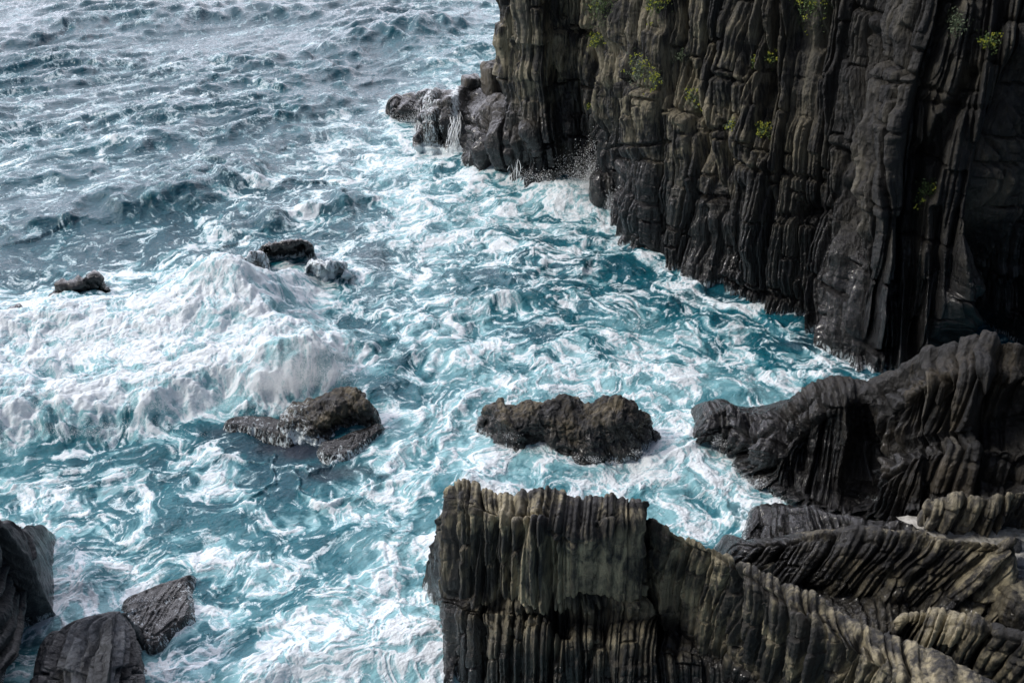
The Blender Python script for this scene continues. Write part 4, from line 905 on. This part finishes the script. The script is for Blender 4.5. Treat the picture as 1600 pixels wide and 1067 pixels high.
# waterfalls
def strands(name, segs, label):
    V = []; Fc = []
    for (xa, ya, za, xb, yb, zb, n, out, wd) in segs:
        for i in range(n):
            f = rng.random() if n > 1 else .5
            x = xa + (xb - xa) * f; y = ya + (yb - ya) * f
            za_ = za - abs(rng.normal()) * .5; T = Wz(x, y, za_); hgt_ = za_ - zb
            ln = rng.uniform(.15, .8); st = rng.uniform(0, 1 - ln)
            k = 9; base = len(V)
            wob = rng.normal(size=2) * .12; w0 = wd * rng.uniform(.3, 1.2)
            for j in range(k + 1):
                t = min(1, st + ln * j / k)
                c = T + np.array([wob[0] * math.sin(t * 7 + i) - .15 * t, -out * (t ** .5) - .12 * t + wob[1] * t, -hgt_ * t ** 1.3])
                ww = w0 * (.4 + .9 * math.sin(math.pi * min(1, (j + .4) / (k + .6)))) * rng.uniform(.6, 1.3)
                V += [c + (-ww, 0, 0), c + (0, -ww * .8, 0), c + (ww, 0, 0), c + (0, ww * .8, 0)]
            for j in range(k):
                for m in range(4):
                    a = base + j * 4 + m; b = base + j * 4 + (m + 1) % 4; Fc.append((a, b, b + 4, a + 4))
    o = poly_mesh(name, V, Fc, M_spray, smooth=True)
    return tag(o, label, 'waterfall', kind='stuff')
strands('waterfall', [(652, 165, 2.4, 698, 160, .0, 90, 1.0, .013), (700, 150, 2.6, 745, 140, 1.9, 30, .8, .014)], 'veil of white water draining in thin threads off the left part of the waterfall ledge')
strands('waterfall', [(702, 180, 2.5, 722, 172, .0, 70, 1.1, .018)], 'thick white cascade arching off the middle of the waterfall ledge')
strands('waterfall', [(735, 205, 2.0, 770, 205, .0, 22, 1.3, .012), (795, 225, 2., 812, 235, 0, 40, .8, .016)], 'few thin threads of water nearest the cliff on the waterfall ledge')

# ------------------------------------------------------------------ plants on the cliff
dg = bpy.context.evaluated_depsgraph_get()
def cliff_hit(px, py):
    from mathutils import Vector
    a, b, c = ray(px, py); d = Vector((float(a), float(b), float(c))).normalized()
    ok, loc, nor, _ = cliff.ray_cast(Vector((0, 0, H)), d)
    return (np.array(loc), np.array(nor)) if ok else (None, None)
def plant(px, py, size, flowers, label, tall=1., grey=False, green=1.):
    p, nrm = cliff_hit(px, py)
    if p is None: return
    toc = np.array([0, 0, H]) - p; toc /= np.linalg.norm(toc)
    root = bpy.data.objects.new('cliff_plant', None); COL.objects.link(root); root.location = p
    tag(root, label, 'plant', 'plants growing on the cliff')
    n = int(260 * size * tall)
    V = []; Fc = []; SV = []; SF = []; FV = []; FF = []
    for b in range(int(9 * size) + 4):
        d = toc * rng.uniform(.3, .9) + rng.normal(size=3) * .6 + (0, 0, .35); d /= np.linalg.norm(d)
        L_ = .45 * size * rng.uniform(.5, 1.1); d2 = d * (1, 1, tall)
        tip = d2 * L_ + (0, 0, -.1 * L_)
        r = .012; s0 = len(SV)
        for q in (np.zeros(3) - toc * .1, tip):
            for m in range(3):
                an = m * 2.1; SV.append(q + r * np.array([math.cos(an), math.sin(an) * .5, math.sin(an)])); 
            r = .006
        for m in range(3): SF.append((s0 + m, s0 + (m + 1) % 3, s0 + 3 + (m + 1) % 3, s0 + 3 + m))
        for k in range(n // (int(9 * size) + 4) + 6):
            c = tip * rng.uniform(.25, 1.1) + rng.normal(size=3) * .085 * size
            a = rng.normal(size=3); a /= np.linalg.norm(a); e = np.cross(a, rng.normal(size=3)); e /= np.linalg.norm(e)
            l = rng.uniform(.035, .075); wd = l * .3; v0 = len(V)
            V += [c - a * l, c + e * wd, c + a * l, c - e * wd]; Fc.append((v0, v0 + 1, v0 + 2, v0 + 3))
        if rng.random() < flowers:
            for k in range(5):
                c = tip * 1.1 + rng.normal(size=3) * .05 + toc * .04; v0 = len(FV)
                for m in range(5):
                    an = m * 1.257; FV.append(c + .035 * np.array([math.cos(an), 0, math.sin(an)]) + rng.normal(size=3) * .006)
                FF.append(tuple(range(v0, v0 + 5)))
    poly_mesh('leaves', V, Fc, M_leaf2 if grey else M_leaf, root)
    poly_mesh('stem', SV, SF, M_stem, root)
    if FF: poly_mesh('flowers', FV, FF, M_flower, root)
plants = [(942, 18, 1.5, .3, 'largest green trailing plant at the top of the cliff, left of the others', 1.6, False), (934, 66, .8, .6, 'small yellow-green tuft hanging just below the largest trailing plant', 1.2, False),
    (1022, 8, 1.2, .9, 'yellow flowered tuft at the top edge right of the largest trailing plant', 1, False), (998, 118, 1.3, .7, 'grey-green bush with yellow dots in the middle of the pale ribs', 1.3, True),
    (1021, 126, .8, 1., 'yellow flowered sprig touching the right of the grey-green bush', 1, True), (1086, 158, 1.1, .8, 'round yellow flowered bush at the lower end of the pale ribs', 1, True),
    (1142, 194, .6, .5, 'tiny green tuft under the overhang below the pale ribs', 1, True), (1193, 205, .7, 1., 'bright yellow tuft lowest at the middle of the cliff', 1, False),
    (1202, 92, .8, .5, 'leafy green tuft beside the smooth slab, right one of its pair', 1, False), (1178, 96, .5, .5, 'small green tuft beside the smooth slab, left one of its pair', 1, False),
    (1268, 12, 1.4, .6, 'big green clump at the top edge above the smooth slab', 1.2, False), (1494, 42, .9, 0, 'silvery grey-green bush alone near the top right', 1, True),
    (1548, 66, .7, .4, 'dark green tuft on the ledge at the top right', 1, False), (1448, 299, .9, .6, 'green tuft on the right part of the cliff, far below the rest', 1, False),
    (923, 168, .4, .8, 'tiny yellow-green dot of a plant low on the left of the cliff', 1, False), (1064, 86, .6, 0, 'small grey-green sprig in a niche between the pale ribs', 1, True)]
for (px, py, s_, fl, lb, tl, gr) in plants: plant(px, py, s_ * 1.6, fl, lb, tl, gr)

# ------------------------------------------------------------------ light, sky, camera
SUN_EL, SUN_AZ = R(42), R(-98)         # azimuth measured from +Y towards +X
w_ = bpy.data.worlds.new('World'); sc.world = w_; w_.use_nodes = True
t = w_.node_tree; t.nodes.clear()
o_ = t.nodes.new('ShaderNodeOutputWorld'); bg = t.nodes.new('ShaderNodeBackground'); sky = t.nodes.new('ShaderNodeTexSky')
sky.sky_type = 'NISHITA'; sky.sun_disc = False; sky.sun_elevation = SUN_EL; sky.sun_rotation = SUN_AZ
sky.air_density = 1.; sky.dust_density = 2.5
hsv = t.nodes.new('ShaderNodeHueSaturation'); hsv.inputs['Saturation'].default_value = 1.0
t.links.new(sky.outputs[0], hsv.inputs['Color'])
def N(ty, **k):
    x = t.nodes.new(ty)
    for a_, v_ in k.items(): setattr(x, a_, v_)
    return x
def MR(src, a, b, c, d):
    x = N('ShaderNodeMapRange', interpolation_type='SMOOTHSTEP'); t.links.new(src, x.inputs[0])
    for i_, v_ in enumerate((a, b, c, d)): x.inputs[1 + i_].default_value = v_
    return x.outputs[0]
def MA(op, a, b):
    x = N('ShaderNodeMath', operation=op)
    for i_, v_ in enumerate((a, b)):
        if isinstance(v_, (int, float)): x.inputs[i_].default_value = v_
        else: t.links.new(v_, x.inputs[i_])
    return x.outputs[0]
tc = N('ShaderNodeTexCoord'); dp = N('ShaderNodeVectorMath', operation='DOT_PRODUCT'); t.links.new(tc.outputs['Generated'], dp.inputs[0])
ga, ge = R(-22), R(26); dp.inputs[1].default_value = (math.sin(ga) * math.cos(ge), math.cos(ga) * math.cos(ge), math.sin(ge))
glow = MR(dp.outputs['Value'], .35, .97, 0, 1)
nz = N('ShaderNodeTexNoise'); nz.inputs['Scale'].default_value = 2.2; nz.inputs['Detail'].default_value = 5; nz.inputs['Roughness'].default_value = .6
mp = N('ShaderNodeMapping'); mp.inputs['Scale'].default_value = (1, 1, 2.6); t.links.new(tc.outputs['Generated'], mp.inputs[0]); t.links.new(mp.outputs[0], nz.inputs[0])
cl = MR(nz.outputs['Fac'], .40, .62, 0, 1)                    # broken cloud, brightest low over the sea to the left
bright = MA('ADD', MA('MULTIPLY', glow, 27.), 1.0)
bright = MA('MULTIPLY', bright, MR(nz.outputs['Fac'], .35, .7, .75, 1.25))
cc = N('ShaderNodeCombineColor'); t.links.new(bright, cc.inputs[0]); t.links.new(MA('MULTIPLY', bright, 1.0), cc.inputs[1]); t.links.new(MA('MULTIPLY', bright, 1.12), cc.inputs[2])
mx = N('ShaderNodeMix', data_type='RGBA'); t.links.new(MA('MAXIMUM', MA('MULTIPLY', cl, .8), MR(glow, 0, .4, 0, .95)), mx.inputs[0])
t.links.new(hsv.outputs[0], mx.inputs[6]); t.links.new(cc.outputs[0], mx.inputs[7])
t.links.new(mx.outputs[2], bg.inputs['Color']); bg.inputs['Strength'].default_value = .15
t.links.new(bg.outputs[0], o_.inputs[0])
sd = bpy.data.lights.new('Sun', 'SUN'); sd.energy = 3.0; sd.angle = R(10); sd.color = (1., .96, .90)
so = bpy.data.objects.new('Sun', sd); COL.objects.link(so)
from mathutils import Vector
sdir = Vector((math.sin(SUN_AZ) * math.cos(SUN_EL), math.cos(SUN_AZ) * math.cos(SUN_EL), math.sin(SUN_EL)))
so.rotation_euler = sdir.to_track_quat('Z', 'Y').to_euler()
cd = bpy.data.cameras.new('Camera'); cam = bpy.data.objects.new('Camera', cd); COL.objects.link(cam)
cam.location = (0, 0, H); cam.rotation_euler = (R(90) - PITCH, 0, 0)
cd.sensor_width = 36; cd.lens = 36 * FPX / 1600; cd.clip_start = .1; cd.clip_end = 20000
sc.camera = cam
sc.view_settings.view_transform = 'Standard'; sc.view_settings.look = 'None'; sc.view_settings.gamma = 1; sc.view_settings.exposure = -0.25
sc.cycles.max_bounces = 4; sc.cycles.diffuse_bounces = 2; sc.cycles.glossy_bounces = 2
sc.cycles.use_denoising = True; sc.cycles.volume_bounces = 2; sc.cycles.volume_step_rate = 2.0; sc.cycles.volume_max_steps = 64
